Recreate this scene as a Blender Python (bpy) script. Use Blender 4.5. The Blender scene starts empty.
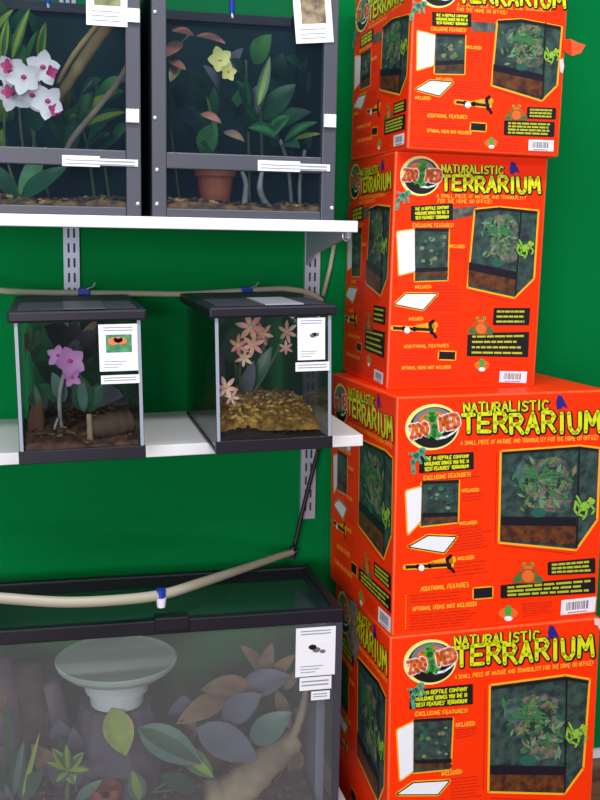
import bpy, bmesh, math, random
from mathutils import Vector, Matrix
from math import sin, cos, pi, radians

sc = bpy.context.scene
COL = sc.collection
V = Vector

# ------------------------------------------------------------------ camera
FPX = 1049.15
PITCH, ROLL, YAW = .1565, .0181, .2332
CAM = V((0, 0, 1.3))
_r = V((cos(YAW), -sin(YAW), 0)); _h = V((sin(YAW), cos(YAW), 0)); _z = V((0, 0, 1))
FW = _h * cos(PITCH) - _z * sin(PITCH); _up = _h * sin(PITCH) + _z * cos(PITCH)
CX = _r * cos(ROLL) + _up * sin(ROLL); CU = _up * cos(ROLL) - _r * sin(ROLL)
cam_d = bpy.data.cameras.new('camera'); cam = bpy.data.objects.new('camera', cam_d); COL.objects.link(cam)
cam_d.sensor_fit = 'VERTICAL'; cam_d.sensor_height = 36; cam_d.lens = FPX / 800 * 36
cam_d.clip_start = .05
m = Matrix((( CX.x, CU.x, -FW.x, CAM.x), (CX.y, CU.y, -FW.y, CAM.y), (CX.z, CU.z, -FW.z, CAM.z), (0, 0, 0, 1)))
cam.matrix_world = m
sc.camera = cam

# ------------------------------------------------------------------ world, lights, exposure
def S(r, g, b):
    f = lambda c: (c / 255 / 12.92) if c / 255 <= .04045 else ((c / 255 + .055) / 1.055) ** 2.4
    return (f(r), f(g), f(b), 1)

w = bpy.data.worlds.new('store_ambient'); sc.world = w; w.use_nodes = True
w.node_tree.nodes['Background'].inputs[0].default_value = S(205, 215, 235)
w.node_tree.nodes['Background'].inputs[1].default_value = .42
def area(name, loc, sx, sy, power, col=(1, .97, .93)):
    d = bpy.data.lights.new(name, 'AREA'); d.shape = 'RECTANGLE'; d.size = sx; d.size_y = sy
    d.energy = power; d.color = col
    o = bpy.data.objects.new(name, d); COL.objects.link(o); o.location = loc
    return o
area('ceiling_fluorescent_light', (.2, .85, 2.95), 2.0, .25, 40)
area('ceiling_fluorescent_light', (.3, -1.2, 2.95), 3.6, .3, 45)
fill_lamp = area('added_fill_light', (-1.75, -3.4, 1.3), 1.9, 1.7, 118, (.96, .98, 1))  # added fill lamp behind the camera, brightens the wall below the shelves
fill_lamp.rotation_euler = (radians(90), 0, radians(-22))
sc.view_settings.view_transform = 'Standard'
sc.view_settings.look = 'None'
sc.view_settings.gamma = 1
sc.view_settings.use_curve_mapping = False
sc.view_settings.exposure = .35

# ------------------------------------------------------------------ helpers
def ray(u, v): return FW + CX * ((u - 300) / FPX) - CU * ((v - 400) / FPX)
def at(u, v, y):
    d = ray(u, v); return CAM + d * (y / d.y)
def proj(p):
    q = V(p) - CAM; return (300 + FPX * q.dot(CX) / q.dot(FW), 400 - FPX * q.dot(CU) / q.dot(FW))

MATS = {}
BND = None      # inside of the tank being planted: nothing may poke through its glass
def mat(name, col, rough=.5, metal=0, spec=.5, var=0, scale=20, col2=None, bump=0, stretch=None, detail=4):
    if name in MATS: return MATS[name]
    M = bpy.data.materials.new(name); M.use_nodes = True; nt = M.node_tree; b = nt.nodes['Principled BSDF']
    b.inputs['Base Color'].default_value = col; b.inputs['Roughness'].default_value = rough
    b.inputs['Metallic'].default_value = metal; b.inputs['Specular IOR Level'].default_value = spec
    if var or col2 or bump:
        tc = nt.nodes.new('ShaderNodeTexCoord'); n = nt.nodes.new('ShaderNodeTexNoise')
        n.inputs['Scale'].default_value = scale; n.inputs['Detail'].default_value = detail
        src = tc.outputs['Object']
        if stretch:
            mp = nt.nodes.new('ShaderNodeMapping'); mp.inputs['Scale'].default_value = stretch
            nt.links.new(src, mp.inputs[0]); src = mp.outputs[0]
        nt.links.new(src, n.inputs['Vector'])
        if var or col2:
            r = nt.nodes.new('ShaderNodeValToRGB')
            c2 = col2 or tuple(max(0, c * (1 - var)) for c in col[:3]) + (1,)
            r.color_ramp.elements[0].position = .35; r.color_ramp.elements[1].position = .65
            r.color_ramp.elements[0].color = c2; r.color_ramp.elements[1].color = col
            nt.links.new(n.outputs['Fac'], r.inputs[0]); nt.links.new(r.outputs[0], b.inputs['Base Color'])
        if bump:
            bp = nt.nodes.new('ShaderNodeBump'); bp.inputs['Strength'].default_value = bump
            bp.inputs['Distance'].default_value = .004
            nt.links.new(n.outputs['Fac'], bp.inputs['Height']); nt.links.new(bp.outputs[0], b.inputs['Normal'])
    MATS[name] = M; return M

def glass(name, tint=(1, 1, 1, 1), haze=0, hazecol=(.5, .5, .52, 1), gloss=1.0, rough=.03):
    M = bpy.data.materials.new(name); M.use_nodes = True; nt = M.node_tree; nt.nodes.clear()
    out = nt.nodes.new('ShaderNodeOutputMaterial'); tr = nt.nodes.new('ShaderNodeBsdfTransparent'); tr.inputs[0].default_value = tint
    gl = nt.nodes.new('ShaderNodeBsdfGlossy'); gl.inputs['Roughness'].default_value = rough
    fr = nt.nodes.new('ShaderNodeFresnel'); fr.inputs[0].default_value = 1.35
    mul = nt.nodes.new('ShaderNodeMath'); mul.operation = 'MULTIPLY'; mul.inputs[1].default_value = gloss
    nt.links.new(fr.outputs[0], mul.inputs[0])
    mx = nt.nodes.new('ShaderNodeMixShader'); nt.links.new(mul.outputs[0], mx.inputs[0])
    base = tr.outputs[0]
    if haze:
        df = nt.nodes.new('ShaderNodeBsdfDiffuse'); df.inputs[0].default_value = hazecol
        m2 = nt.nodes.new('ShaderNodeMixShader'); m2.inputs[0].default_value = haze
        nt.links.new(tr.outputs[0], m2.inputs[1]); nt.links.new(df.outputs[0], m2.inputs[2]); base = m2.outputs[0]
    nt.links.new(base, mx.inputs[1]); nt.links.new(gl.outputs[0], mx.inputs[2]); nt.links.new(mx.outputs[0], out.inputs[0])
    MATS[name] = M; return M

def screen_mat(name, col, cover):
    M = bpy.data.materials.new(name); M.use_nodes = True; nt = M.node_tree; nt.nodes.clear()
    out = nt.nodes.new('ShaderNodeOutputMaterial'); tr = nt.nodes.new('ShaderNodeBsdfTransparent')
    df = nt.nodes.new('ShaderNodeBsdfDiffuse'); df.inputs[0].default_value = col
    mx = nt.nodes.new('ShaderNodeMixShader'); mx.inputs[0].default_value = cover
    nt.links.new(tr.outputs[0], mx.inputs[1]); nt.links.new(df.outputs[0], mx.inputs[2]); nt.links.new(mx.outputs[0], out.inputs[0])
    MATS[name] = M; return M

class MB:
    """collects faces; build() links them as ONE mesh object"""
    def __init__(s): s.v = []; s.f = []; s.m = []; s.mats = []
    def mi(s, mt):
        if mt not in s.mats: s.mats.append(mt)
        return s.mats.index(mt)
    def add(s, vs, fs, mt):
        k = len(s.v); s.v += [V(p) for p in vs]; i = s.mi(mt)
        for f in fs: s.f.append([k + a for a in f]); s.m.append(i)
    def hexa(s, c, mt):      # c: 4 bottom (ccw from above), 4 top
        s.add(c, [(3, 2, 1, 0), (4, 5, 6, 7), (0, 1, 5, 4), (1, 2, 6, 5), (2, 3, 7, 6), (3, 0, 4, 7)], mt)
    def box(s, x0, x1, y0, y1, z0, z1, mt):
        s.hexa([(x0, y0, z0), (x1, y0, z0), (x1, y1, z0), (x0, y1, z0), (x0, y0, z1), (x1, y0, z1), (x1, y1, z1), (x0, y1, z1)], mt)
    def tube(s, pts, rad, mt, n=10, cap=True):
        pts = [V(p) for p in pts]; rr = rad if isinstance(rad, (list, tuple)) else [rad] * len(pts)
        rings = []; prev = None
        for i, p in enumerate(pts):
            t = (pts[min(i + 1, len(pts) - 1)] - pts[max(i - 1, 0)]).normalized()
            if prev is None:
                a = t.cross(V((0, 0, 1)) if abs(t.z) < .9 else V((1, 0, 0))).normalized()
            else: a = (prev - t * prev.dot(t)).normalized()
            prev = a; b = t.cross(a)
            rings.append([p + (a * cos(2 * pi * k / n) + b * sin(2 * pi * k / n)) * rr[i] for k in range(n)])
        vs = [q for r in rings for q in r]; fs = []
        for i in range(len(rings) - 1):
            for k in range(n):
                fs.append((i * n + k, i * n + (k + 1) % n, (i + 1) * n + (k + 1) % n, (i + 1) * n + k))
        if cap: fs += [tuple(range(n))[::-1], tuple(range(len(vs) - n, len(vs)))]
        s.add(vs, fs, mt)
    def lathe(s, o, prof, mt, n=32, mats=None):
        o = V(o); vs = []; k0 = len(s.v)
        for r, z in prof: vs += [o + V((r * cos(2 * pi * k / n), r * sin(2 * pi * k / n), z)) for k in range(n)]
        s.v += vs
        for i in range(len(prof) - 1):
            j = s.mi(mats[i] if mats else mt)
            for k in range(n):
                s.f.append([k0 + i * n + k, k0 + i * n + (k + 1) % n, k0 + (i + 1) * n + (k + 1) % n, k0 + (i + 1) * n + k]); s.m.append(j)
    def leaf(s, base, tip, width, nrm, mt, mid=None, droop=.0, fold=.12, n=8, prof=None, ends=(.03, .0)):
        base = V(base); tip = V(tip); ax = tip - base; L = ax.length; nrm = V(nrm); 
        side = ax.cross(nrm).normalized(); up = side.cross(ax).normalized()
        k0 = len(s.v); cols = (-1, -.45, 0, .45, 1)
        for i in range(n + 1):
            t = i / n
            wd = width / 2 * (prof(t) if prof else max(ends[0] if i == 0 else ends[1], sin(pi * t ** .85) ** .8))
            c = base + ax * t + up * (droop * L * 4 * t * (1 - t))
            for q in cols: s.v.append(c + side * wd * q + up * (fold * wd * abs(q)))
        a = s.mi(mt); b = s.mi(mid) if mid else a
        for i in range(n):
            for q in range(4):
                k = k0 + i * 5 + q
                s.f.append([k, k + 1, k + 6, k + 5]); s.m.append(b if q in (1, 2) else a)
    def poly(s, pts, mt): s.add(pts, [tuple(range(len(pts)))], mt)
    def build(s, name, parent=None, org=None, smooth=False, bevel=0, solid=0):
        me = bpy.data.meshes.new(name)
        if parent is not None and org is None: org = V(parent['_org'])
        org = V(org) if org is not None else V((0, 0, 0))
        if BND: s.v = [V((min(max(p.x, BND[0]), BND[1]), min(max(p.y, BND[2]), BND[3]), p.z)) for p in s.v]
        me.from_pydata([tuple(p - org) for p in s.v], [], s.f)
        for mt in s.mats: me.materials.append(mt)
        me.polygons.foreach_set('material_index', s.m)
        if smooth: me.polygons.foreach_set('use_smooth', [True] * len(me.polygons))
        me.update()
        o = bpy.data.objects.new(name, me); COL.objects.link(o); o['_org'] = tuple(org)
        if parent is not None: o.parent = parent
        else: o.location = org
        if bevel:
            b = o.modifiers.new('bevel', 'BEVEL'); b.width = bevel; b.segments = 2; b.limit_method = 'ANGLE'
        if solid:
            b = o.modifiers.new('solid', 'SOLIDIFY'); b.thickness = solid
        return o

def thing(name, label, cat, loc, group=None, roty=0):
    o = bpy.data.objects.new(name, None); COL.objects.link(o); o.empty_display_size = .02
    o.location = loc; o['_org'] = tuple(loc); o.rotation_euler.y = roty
    return tag(o, label, cat, group)
def tag(o, label, cat, group=None):
    o['label'] = label; o['category'] = cat
    if group: o['group'] = group
    return o
def struct(o): o['kind'] = 'structure'; return o
def smooth_path(pts, n=6):
    P = [V(p) for p in pts]; out = []
    for i in range(len(P) - 1):
        p0, p1, p2, p3 = P[max(i - 1, 0)], P[i], P[i + 1], P[min(i + 2, len(P) - 1)]
        for k in range(n):
            t = k / n
            out.append(.5 * ((2 * p1) + (p2 - p0) * t + (2 * p0 - 5 * p1 + 4 * p2 - p3) * t * t + (3 * p1 - p0 - 3 * p2 + p3) * t ** 3))
    return out + [P[-1]]

# ------------------------------------------------------------------ materials
M_wall = mat('green_wall_paint', S(0, 124, 60), .75, spec=.05, var=.1, scale=3, bump=.05)
M_floor = mat('brown_plank_floor', S(150, 96, 70), .45, col2=S(84, 50, 44), scale=5, stretch=(.4, 9, 1))
M_white = mat('white_melamine', S(235, 236, 240), .35)
M_std = mat('painted_grey_steel', S(176, 178, 196), .4, .3)
M_slot = mat('dark_slot', S(20, 60, 45), .8)
M_orange = mat('orange_carton', S(255, 53, 0), .45, spec=.2)
M_orange2 = mat('orange_carton_edge', S(250, 84, 30), .5)
M_black = mat('black_plastic', S(24, 22, 34), .4, spec=.35)
M_blackp = mat('black_print', S(18, 16, 18), .4)
M_frame = mat('grey_anodised_frame', S(74, 76, 88), .45, .1)
M_dark = mat('dark_cage_panel', S(18, 48, 50), .7, spec=.1, var=.4, scale=8)
M_yellow = mat('yellow_print', S(226, 232, 12), .4)
M_olive = mat('olive_yellow_print', S(186, 190, 48), .45)
M_lemon = mat('pale_yellow_print', S(244, 238, 140), .4)
M_gold = mat('gold_outline_print', S(255, 176, 30), .4)
M_amber = mat('amber_text_print', S(255, 172, 44), .4)
M_dred = mat('dark_red_text_print', S(196, 34, 2), .45)
M_wprint = mat('white_print', S(238, 240, 246), .35)
M_greyp = mat('grey_print', S(120, 122, 130), .4)
M_cardin = mat('card_text_grey', S(140, 142, 158), .5)
M_blue = mat('blue_frog_print', S(32, 34, 130), .4)
M_lgreen = mat('lizard_green_print', S(66, 168, 66), .4)
M_teal = mat('lizard_teal_print', S(88, 160, 130), .4)
M_lime = mat('lime_print', S(140, 190, 60), .4)
M_lorange = mat('emblem_orange_print', S(235, 110, 40), .4)
M_pic = mat('picture_dark_green', S(58, 84, 76), .4, col2=S(30, 44, 48), scale=60)
M_picb = mat('picture_bark', S(122, 118, 100), .4, col2=S(50, 62, 64), scale=60)
M_picg = mat('picture_haze_green', S(84, 112, 104), .4, col2=S(52, 76, 70), scale=50)
M_picsoil = mat('picture_soil', S(112, 62, 24), .4, col2=S(60, 30, 20), scale=60)
M_pleaf = [mat('picture_leaf_%s' % n, c, .4) for n, c in (('green', S(52, 118, 66)), ('moss', S(92, 126, 70)), ('teal', S(36, 92, 78)), ('straw', S(120, 124, 84)), ('shade', S(28, 56, 48)), ('sage', S(104, 142, 104)))]
M_tear = mat('torn_board', S(170, 150, 140), .8, col2=S(110, 96, 100), scale=60)
M_twhite = mat('torn_white_board', S(225, 205, 205), .8)
M_tube = mat('clear_vinyl_tube', S(176, 172, 152), .3)
M_btube = mat('black_tube', S(24, 22, 30), .4)
M_bclip = mat('blue_plastic', S(24, 52, 170), .35)
M_screw = mat('bright_screw', S(225, 225, 230), .25, .8)
M_glass = glass('clear_glass', (.93, .96, .95, 1), gloss=.8)
M_glassd = glass('smoky_cage_glass', (.9, .95, .97, 1), haze=.02, hazecol=S(90, 120, 160), gloss=.35)
M_haze = glass('reflection_haze_glass', (.93, .96, .95, 1), haze=.075, hazecol=S(200, 196, 205), gloss=.9)  # reflection haze put into the pane as a pale diffuse share
M_edge = mat('glass_edge_silicone', S(150, 160, 175), .3)
M_mesh = screen_mat('lid_screen_mesh', S(70, 74, 86), .8)
M_mesh2 = screen_mat('cage_screen_mesh', S(40, 84, 80), .25)
M_meshb = screen_mat('tank_screen_mesh', S(40, 60, 62), .5)

# ------------------------------------------------------------------ setting
WY = 2.37
FZ = -.064
b = MB(); b.box(-2.5, 3.5, WY, WY + .1, FZ, 3.2, M_wall); struct(b.build('wall_back'))
b = MB(); b.box(-2.5, 3.5, -4.5, WY + .1, FZ - .06, FZ, M_floor); struct(b.build('floor'))
b = MB(); b.box(-2.5, 3.5, WY - .012, WY, FZ, FZ + .022, M_white); struct(b.build('baseboard_back'))

# ------------------------------------------------------------------ stacked cartons
NZ = {1: 1.842, 2: 1.4663, 3: .9908, 4: .4999}        # height of the top plane at the near left corner
PL = {1: (-.005, 0), 2: (-.008, -.003), 3: (.006, -.013), 4: (.0155, -.018), 0: (0, 0)}
BX = {1: (.6718, 1.9726, .0616, .33, .3262, (.005, 0), 2), 2: (.6620, 2.0261, .006, .33, .3262, (.008, 0), 3),
      3: (.6561, 1.9215, .0582, .4717, .4008, (-.013, 0), 4), 4: (.6607, 1.9191, .0147, .4717, .4008, (-.016, 0), 0)}
def corners(i):
    x, y, a, W_, D, ln, below = BX[i]
    ex = V((cos(a), sin(a), 0)); ey = V((-sin(a), cos(a), 0)); o = V((x, y, 0))
    xb, yb = (BX[below][0], BX[below][1]) if below else (x, y); zb = NZ[below] if below else FZ
    fp = [o, o + ex * W_, o + ex * W_ + ey * D, o + ey * D]
    t, p = PL[below]; bot = [V((q.x, q.y, zb + t * (q.x - xb) + p * (q.y - yb))) for q in fp]
    t, p = PL[i]; H = NZ[i] - zb
    top = [V((q.x + ln[0] * H, q.y + ln[1] * H, NZ[i] + t * (q.x - x) + p * (q.y - y))) for q in fp]
    return bot, top
def homog(src, dst):
    A = []
    for (x, y), (u, v) in zip(src, dst):
        A.append([x, y, 1, 0, 0, 0, -u * x, -u * y, u]); A.append([0, 0, 0, x, y, 1, -v * x, -v * y, v])
    n = 8
    for i in range(n):
        p = max(range(i, n), key=lambda r: abs(A[r][i])); A[i], A[p] = A[p], A[i]
        for r in range(n):
            if r != i:
                k = A[r][i] / A[i][i]
                A[r] = [a - k * c for a, c in zip(A[r], A[i])]
    h = [A[i][8] / A[i][i] for i in range(n)] + [1]
    return lambda x, y: ((h[0] * x + h[1] * y + h[2]) / (h[6] * x + h[7] * y + h[8]), (h[3] * x + h[4] * y + h[5]) / (h[6] * x + h[7] * y + h[8]))

GL = {
 'A': [[(0, 0), (.5, 1), (1, 0)], [(.2, .35), (.8, .35)]], 'B': [[(0, 0), (0, 1), (.8, .9), (.8, .6), (0, .5)], [(.5, .5), (1, .35), (.9, .05), (0, 0)]],
 'C': [[(1, .85), (.6, 1), (.15, .85), (0, .45), (.2, .1), (.6, 0), (1, .15)]], 'D': [[(0, 0), (0, 1), (.6, .95), (1, .6), (.9, .2), (.5, 0), (0, 0)]],
 'E': [[(1, 1), (0, 1), (0, 0), (1, 0)], [(0, .5), (.8, .5)]], 'F': [[(1, 1), (0, 1), (0, 0)], [(0, .5), (.8, .5)]],
 'G': [[(1, .85), (.5, 1), (.1, .8), (0, .4), (.3, 0), (1, .1), (1, .45), (.6, .45)]], 'H': [[(0, 0), (0, 1)], [(1, 0), (1, 1)], [(0, .5), (1, .5)]],
 'I': [[(.5, 0), (.5, 1)]], 'K': [[(0, 0), (0, 1)], [(1, 1), (0, .45), (1, 0)]], 'L': [[(0, 1), (0, 0), (1, 0)]],
 'M': [[(0, 0), (.1, 1), (.5, .35), (.9, 1), (1, 0)]], 'N': [[(0, 0), (0, 1), (1, 0), (1, 1)]],
 'O': [[(.5, 0), (.1, .2), (0, .6), (.4, 1), (.85, .85), (1, .4), (.5, 0)]], 'P': [[(0, 0), (0, 1), (.8, 1), (1, .75), (.8, .5), (0, .45)]],
 'Q': [[(.5, 0), (.1, .2), (0, .6), (.4, 1), (.85, .85), (1, .4), (.5, 0)], [(.6, .3), (1, 0)]],
 'R': [[(0, 0), (0, 1), (.75, 1), (1, .78), (.75, .5), (0, .46)], [(.45, .48), (1, 0)]],
 'S': [[(1, .88), (.6, 1), (.12, .88), (.12, .62), (.88, .4), (.88, .12), (.4, 0), (0, .12)]], 'T': [[(0, 1), (1, 1)], [(.5, 1), (.5, 0)]],
 'U': [[(0, 1), (.05, .25), (.35, 0), (.65, 0), (.95, .25), (1, 1)]], 'V': [[(0, 1), (.5, 0), (1, 1)]], 'W': [[(0, 1), (.2, 0), (.5, .7), (.8, 0), (1, 1)]],
 'X': [[(0, 0), (1, 1)], [(0, 1), (1, 0)]], 'Y': [[(0, 1), (.5, .5), (1, 1)], [(.5, .5), (.5, 0)]], 'Z': [[(0, 1), (1, 1), (0, 0), (1, 0)]],
 '!': [[(.5, 1), (.5, .3)], [(.5, .1), (.5, 0)]], ':': [[(.5, .75), (.5, .65)], [(.5, .2), (.5, .1)]], '#': [[(.3, 0), (.4, 1)], [(.7, 0), (.8, 1)], [(0, .3), (1, .3)], [(0, .7), (1, .7)]],
 '1': [[(.2, .8), (.55, 1), (.55, 0)]], '(': [[(.7, 1), (.4, .5), (.7, 0)]], ')': [[(.3, 1), (.6, .5), (.3, 0)]], '"': [[(.3, 1), (.3, .75)], [(.7, 1), (.7, .75)]],
}
class Face:
    """a printed carton face: points are given as (u,v) of the face, v downwards, and lie flat on it in thin ink layers"""
    def __init__(s, TL, TR, BR, BL, to_uv):
        s.q = [V(p) for p in (TL, TR, BR, BL)]; s.to = to_uv
        s.n = -(s.q[1] - s.q[0]).cross(s.q[0] - s.q[3]).normalized()
        s.n = (s.q[1] - s.q[0]).cross(s.q[0] - s.q[3]).normalized()
    def at(s, u, v, layer):
        t = s.q[0].lerp(s.q[1], u); c = s.q[3].lerp(s.q[2], u)
        return t.lerp(c, v) + s.n * (.0004 + .00025 * layer)
    def px(s, x, y, layer): return s.at(*s.to(x, y), layer)
    def poly(s, mb, pts, layer, mt): mb.poly([s.px(x, y, layer) for x, y in pts], mt)
    def ell(s, mb, c, rx, ry, layer, mt, rot=0, n=24):
        s.poly(mb, [(c[0] + rx * cos(t) * cos(rot) - ry * sin(t) * sin(rot), c[1] + rx * cos(t) * sin(rot) + ry * sin(t) * cos(rot)) for t in [2 * pi * k / n for k in range(n)]], layer, mt)
    def stroke(s, mb, pts, wd, layer, mt, joint=False):
        for (x0, y0), (x1, y1) in zip(pts, pts[1:]):
            dx, dy = x1 - x0, y1 - y0; L = math.hypot(dx, dy) or 1; nx, ny = -dy / L * wd / 2, dx / L * wd / 2
            s.poly(mb, [(x0 + nx, y0 + ny), (x1 + nx, y1 + ny), (x1 - nx, y1 - ny), (x0 - nx, y0 - ny)], layer, mt)
        if joint:
            for p in pts: s.ell(mb, p, wd / 2, wd / 2, layer, mt, n=8)
    def outline(s, mb, pts, wd, layer, mt): s.stroke(mb, list(pts) + [pts[0]], wd, layer, mt, True)
    def text(s, mb, txt, quad, wd, layer, mt, gap=.22, joint=False, seed=None, outline=None):
        TL, TR, BL, BR = quad; rnd = random.Random(seed)
        wl = [.45 if c in 'I!:1(").' else (1.25 if c in 'MW' else (.6 if c == ' ' else 1)) for c in txt]
        tot = sum(wl) + gap * (len(txt) - 1); x = 0
        lerp = lambda a, b, t: (a[0] + (b[0] - a[0]) * t, a[1] + (b[1] - a[1]) * t)
        for c, wc in zip(txt, wl):
            jy = rnd.uniform(-.06, .06) if seed is not None else 0; sk = rnd.uniform(-.08, .1) if seed is not None else 0.05
            for pl in GL.get(c, []):
                pp = []
                for gx, gy in pl:
                    u = (x + gx * wc + sk * (gy - .5)) / tot; v = 1 - gy + jy
                    pp.append(lerp(lerp(TL, TR, u), lerp(BL, BR, u), v))
                if outline: s.stroke(mb, [(a + .5, b_ + .5) for a, b_ in pp], outline, layer - 1, M_blackp, True)
                s.stroke(mb, pp, wd, layer, mt, joint)
            x += wc + gap
    def bars(s, mb, quad, rows, wd, layer, mt, seed=0, fill=.9):
        TL, TR, BL, BR = quad; rnd = random.Random(seed)
        lerp = lambda a, b, t: (a[0] + (b[0] - a[0]) * t, a[1] + (b[1] - a[1]) * t)
        for r in range(rows):
            t = (r + .5) / rows; a = lerp(TL, BL, t); c = lerp(TR, BR, t); x = 0; end = rnd.uniform(fill - .15, 1)
            while x < end - .03:
                l = min(rnd.uniform(.06, .2), max(.02, end - x))
                s.stroke(mb, [lerp(a, c, x), lerp(a, c, x + l)], wd, layer, mt); x += l + .02

def pics(F, L, mb, seed):
    """the big picture of a planted glass terrarium"""
    rnd = random.Random(seed); P = L['pic']               # outline, then inner helper numbers
    F.poly(mb, P, 1, M_pic); F.outline(mb, P, L['ow'], 2, M_gold)
    x0, y0, x1, y1, ed = L['inner']                       # planted area, right edge x of front pane = ed
    if 'strip' in L: F.poly(mb, L['strip'], 1, M_picb)
    W_, H_ = ed - x0, y1 - y0
    for (a, b_, ra, rb) in ((.62, .22, .3, .17), (.72, .5, .24, .3), (.5, .55, .2, .22), (.3, .3, .16, .2), (.66, .82, .3, .14)):
        cx, cy = x0 + W_ * a, y0 + H_ * b_
        F.poly(mb, [(cx + W_ * ra * rnd.uniform(.75, 1.05) * cos(t), cy + H_ * rb * rnd.uniform(.75, 1.05) * sin(t)) for t in [2 * pi * j / 14 for j in range(14)]], 3, M_picb if a > .4 else M_picg)
    for k in range(90):
        cx = rnd.gauss(x0 + (ed - x0) * .6, (ed - x0) * .22); cy = rnd.gauss(y0 + (y1 - y0) * .46, (y1 - y0) * .25)
        if not (x0 + 3 < cx < ed - 2 and y0 + 4 < cy < y1 - 3): continue
        a = rnd.uniform(0, 2 * pi); l = rnd.uniform(5, 12) * L['k']; wl = l * .4
        ux, uy = cos(a), sin(a)
        F.poly(mb, [(cx - ux * l * .6, cy - uy * l * .6), (cx + uy * wl * .5, cy - ux * wl * .5), (cx + ux * l * .6, cy + uy * l * .6), (cx - uy * wl * .5, cy + ux * wl * .5)], 4 + k % 3, rnd.choice(M_pleaf))
    # arching fern in the upper part
    fx, fy = x0 + (ed - x0) * .5, y0 + (y1 - y0) * .42
    for a in (-2.9, -2.5, -2.1, -1.6, -1.1, -.6, -.2, .3):
        l = (ed - x0) * .3; F.poly(mb, [(fx, fy - 1), (fx + cos(a) * l * .5, fy + sin(a) * l * .6 - 2), (fx + cos(a) * l, fy + sin(a) * l * .45), (fx + cos(a) * l * .5, fy + sin(a) * l * .5 + 1)], 7, M_pleaf[0])
    F.ell(mb, (x0 + (ed - x0) * .48, y1 - 3.5 * L['k']), 8 * L['k'], 5 * L['k'], 7, M_pleaf[2])
    bl, br = L['base']                                    # black base band, then soil seen through glass
    F.poly(mb, bl, 7, M_black); F.poly(mb, br, 7, M_picsoil)
    F.stroke(mb, L['edge'], 1.6, 8, M_blackp)
    F.stroke(mb, L['toprim'], 2.6, 8, M_blackp)
    fx, fy, k = L['frog']
    F.ell(mb, (fx, fy), 5.2 * k, 3.4 * k, 9, M_lime, -.5); F.ell(mb, (fx + 5 * k, fy - 3.6 * k), 3.6 * k, 2.5 * k, 9, M_lime, -.3)
    F.ell(mb, (fx + 4.6 * k, fy - 5.9 * k), 1.3 * k, 1.2 * k, 10, M_yellow); F.ell(mb, (fx + 4.8 * k, fy - 5.9 * k), .6 * k, .6 * k, 11, M_blackp)
    for pl in ([(-4, 1), (-7, -4), (-8, 3), (-5, 7)], [(-3, 2), (-5, 6), (-1, 8)], [(2, 2), (1, 7), (-1, 10)], [(5, -1), (8, 3), (6, 6)], [(-3, -2), (-6, -8)]):
        F.stroke(mb, [(fx + p * k, fy + q * k) for p, q in pl], 1.7 * k, 9, M_lime, True)

def lizard(F, mb, pts, w0, layer, mt, legs=()):
    n = len(pts)
    for i in range(n - 1): F.stroke(mb, pts[i:i + 2], w0 * (1 - .75 * i / n), layer, mt, True)
    for l in legs: F.stroke(mb, l, w0 * .4, layer, mt, True)

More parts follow.
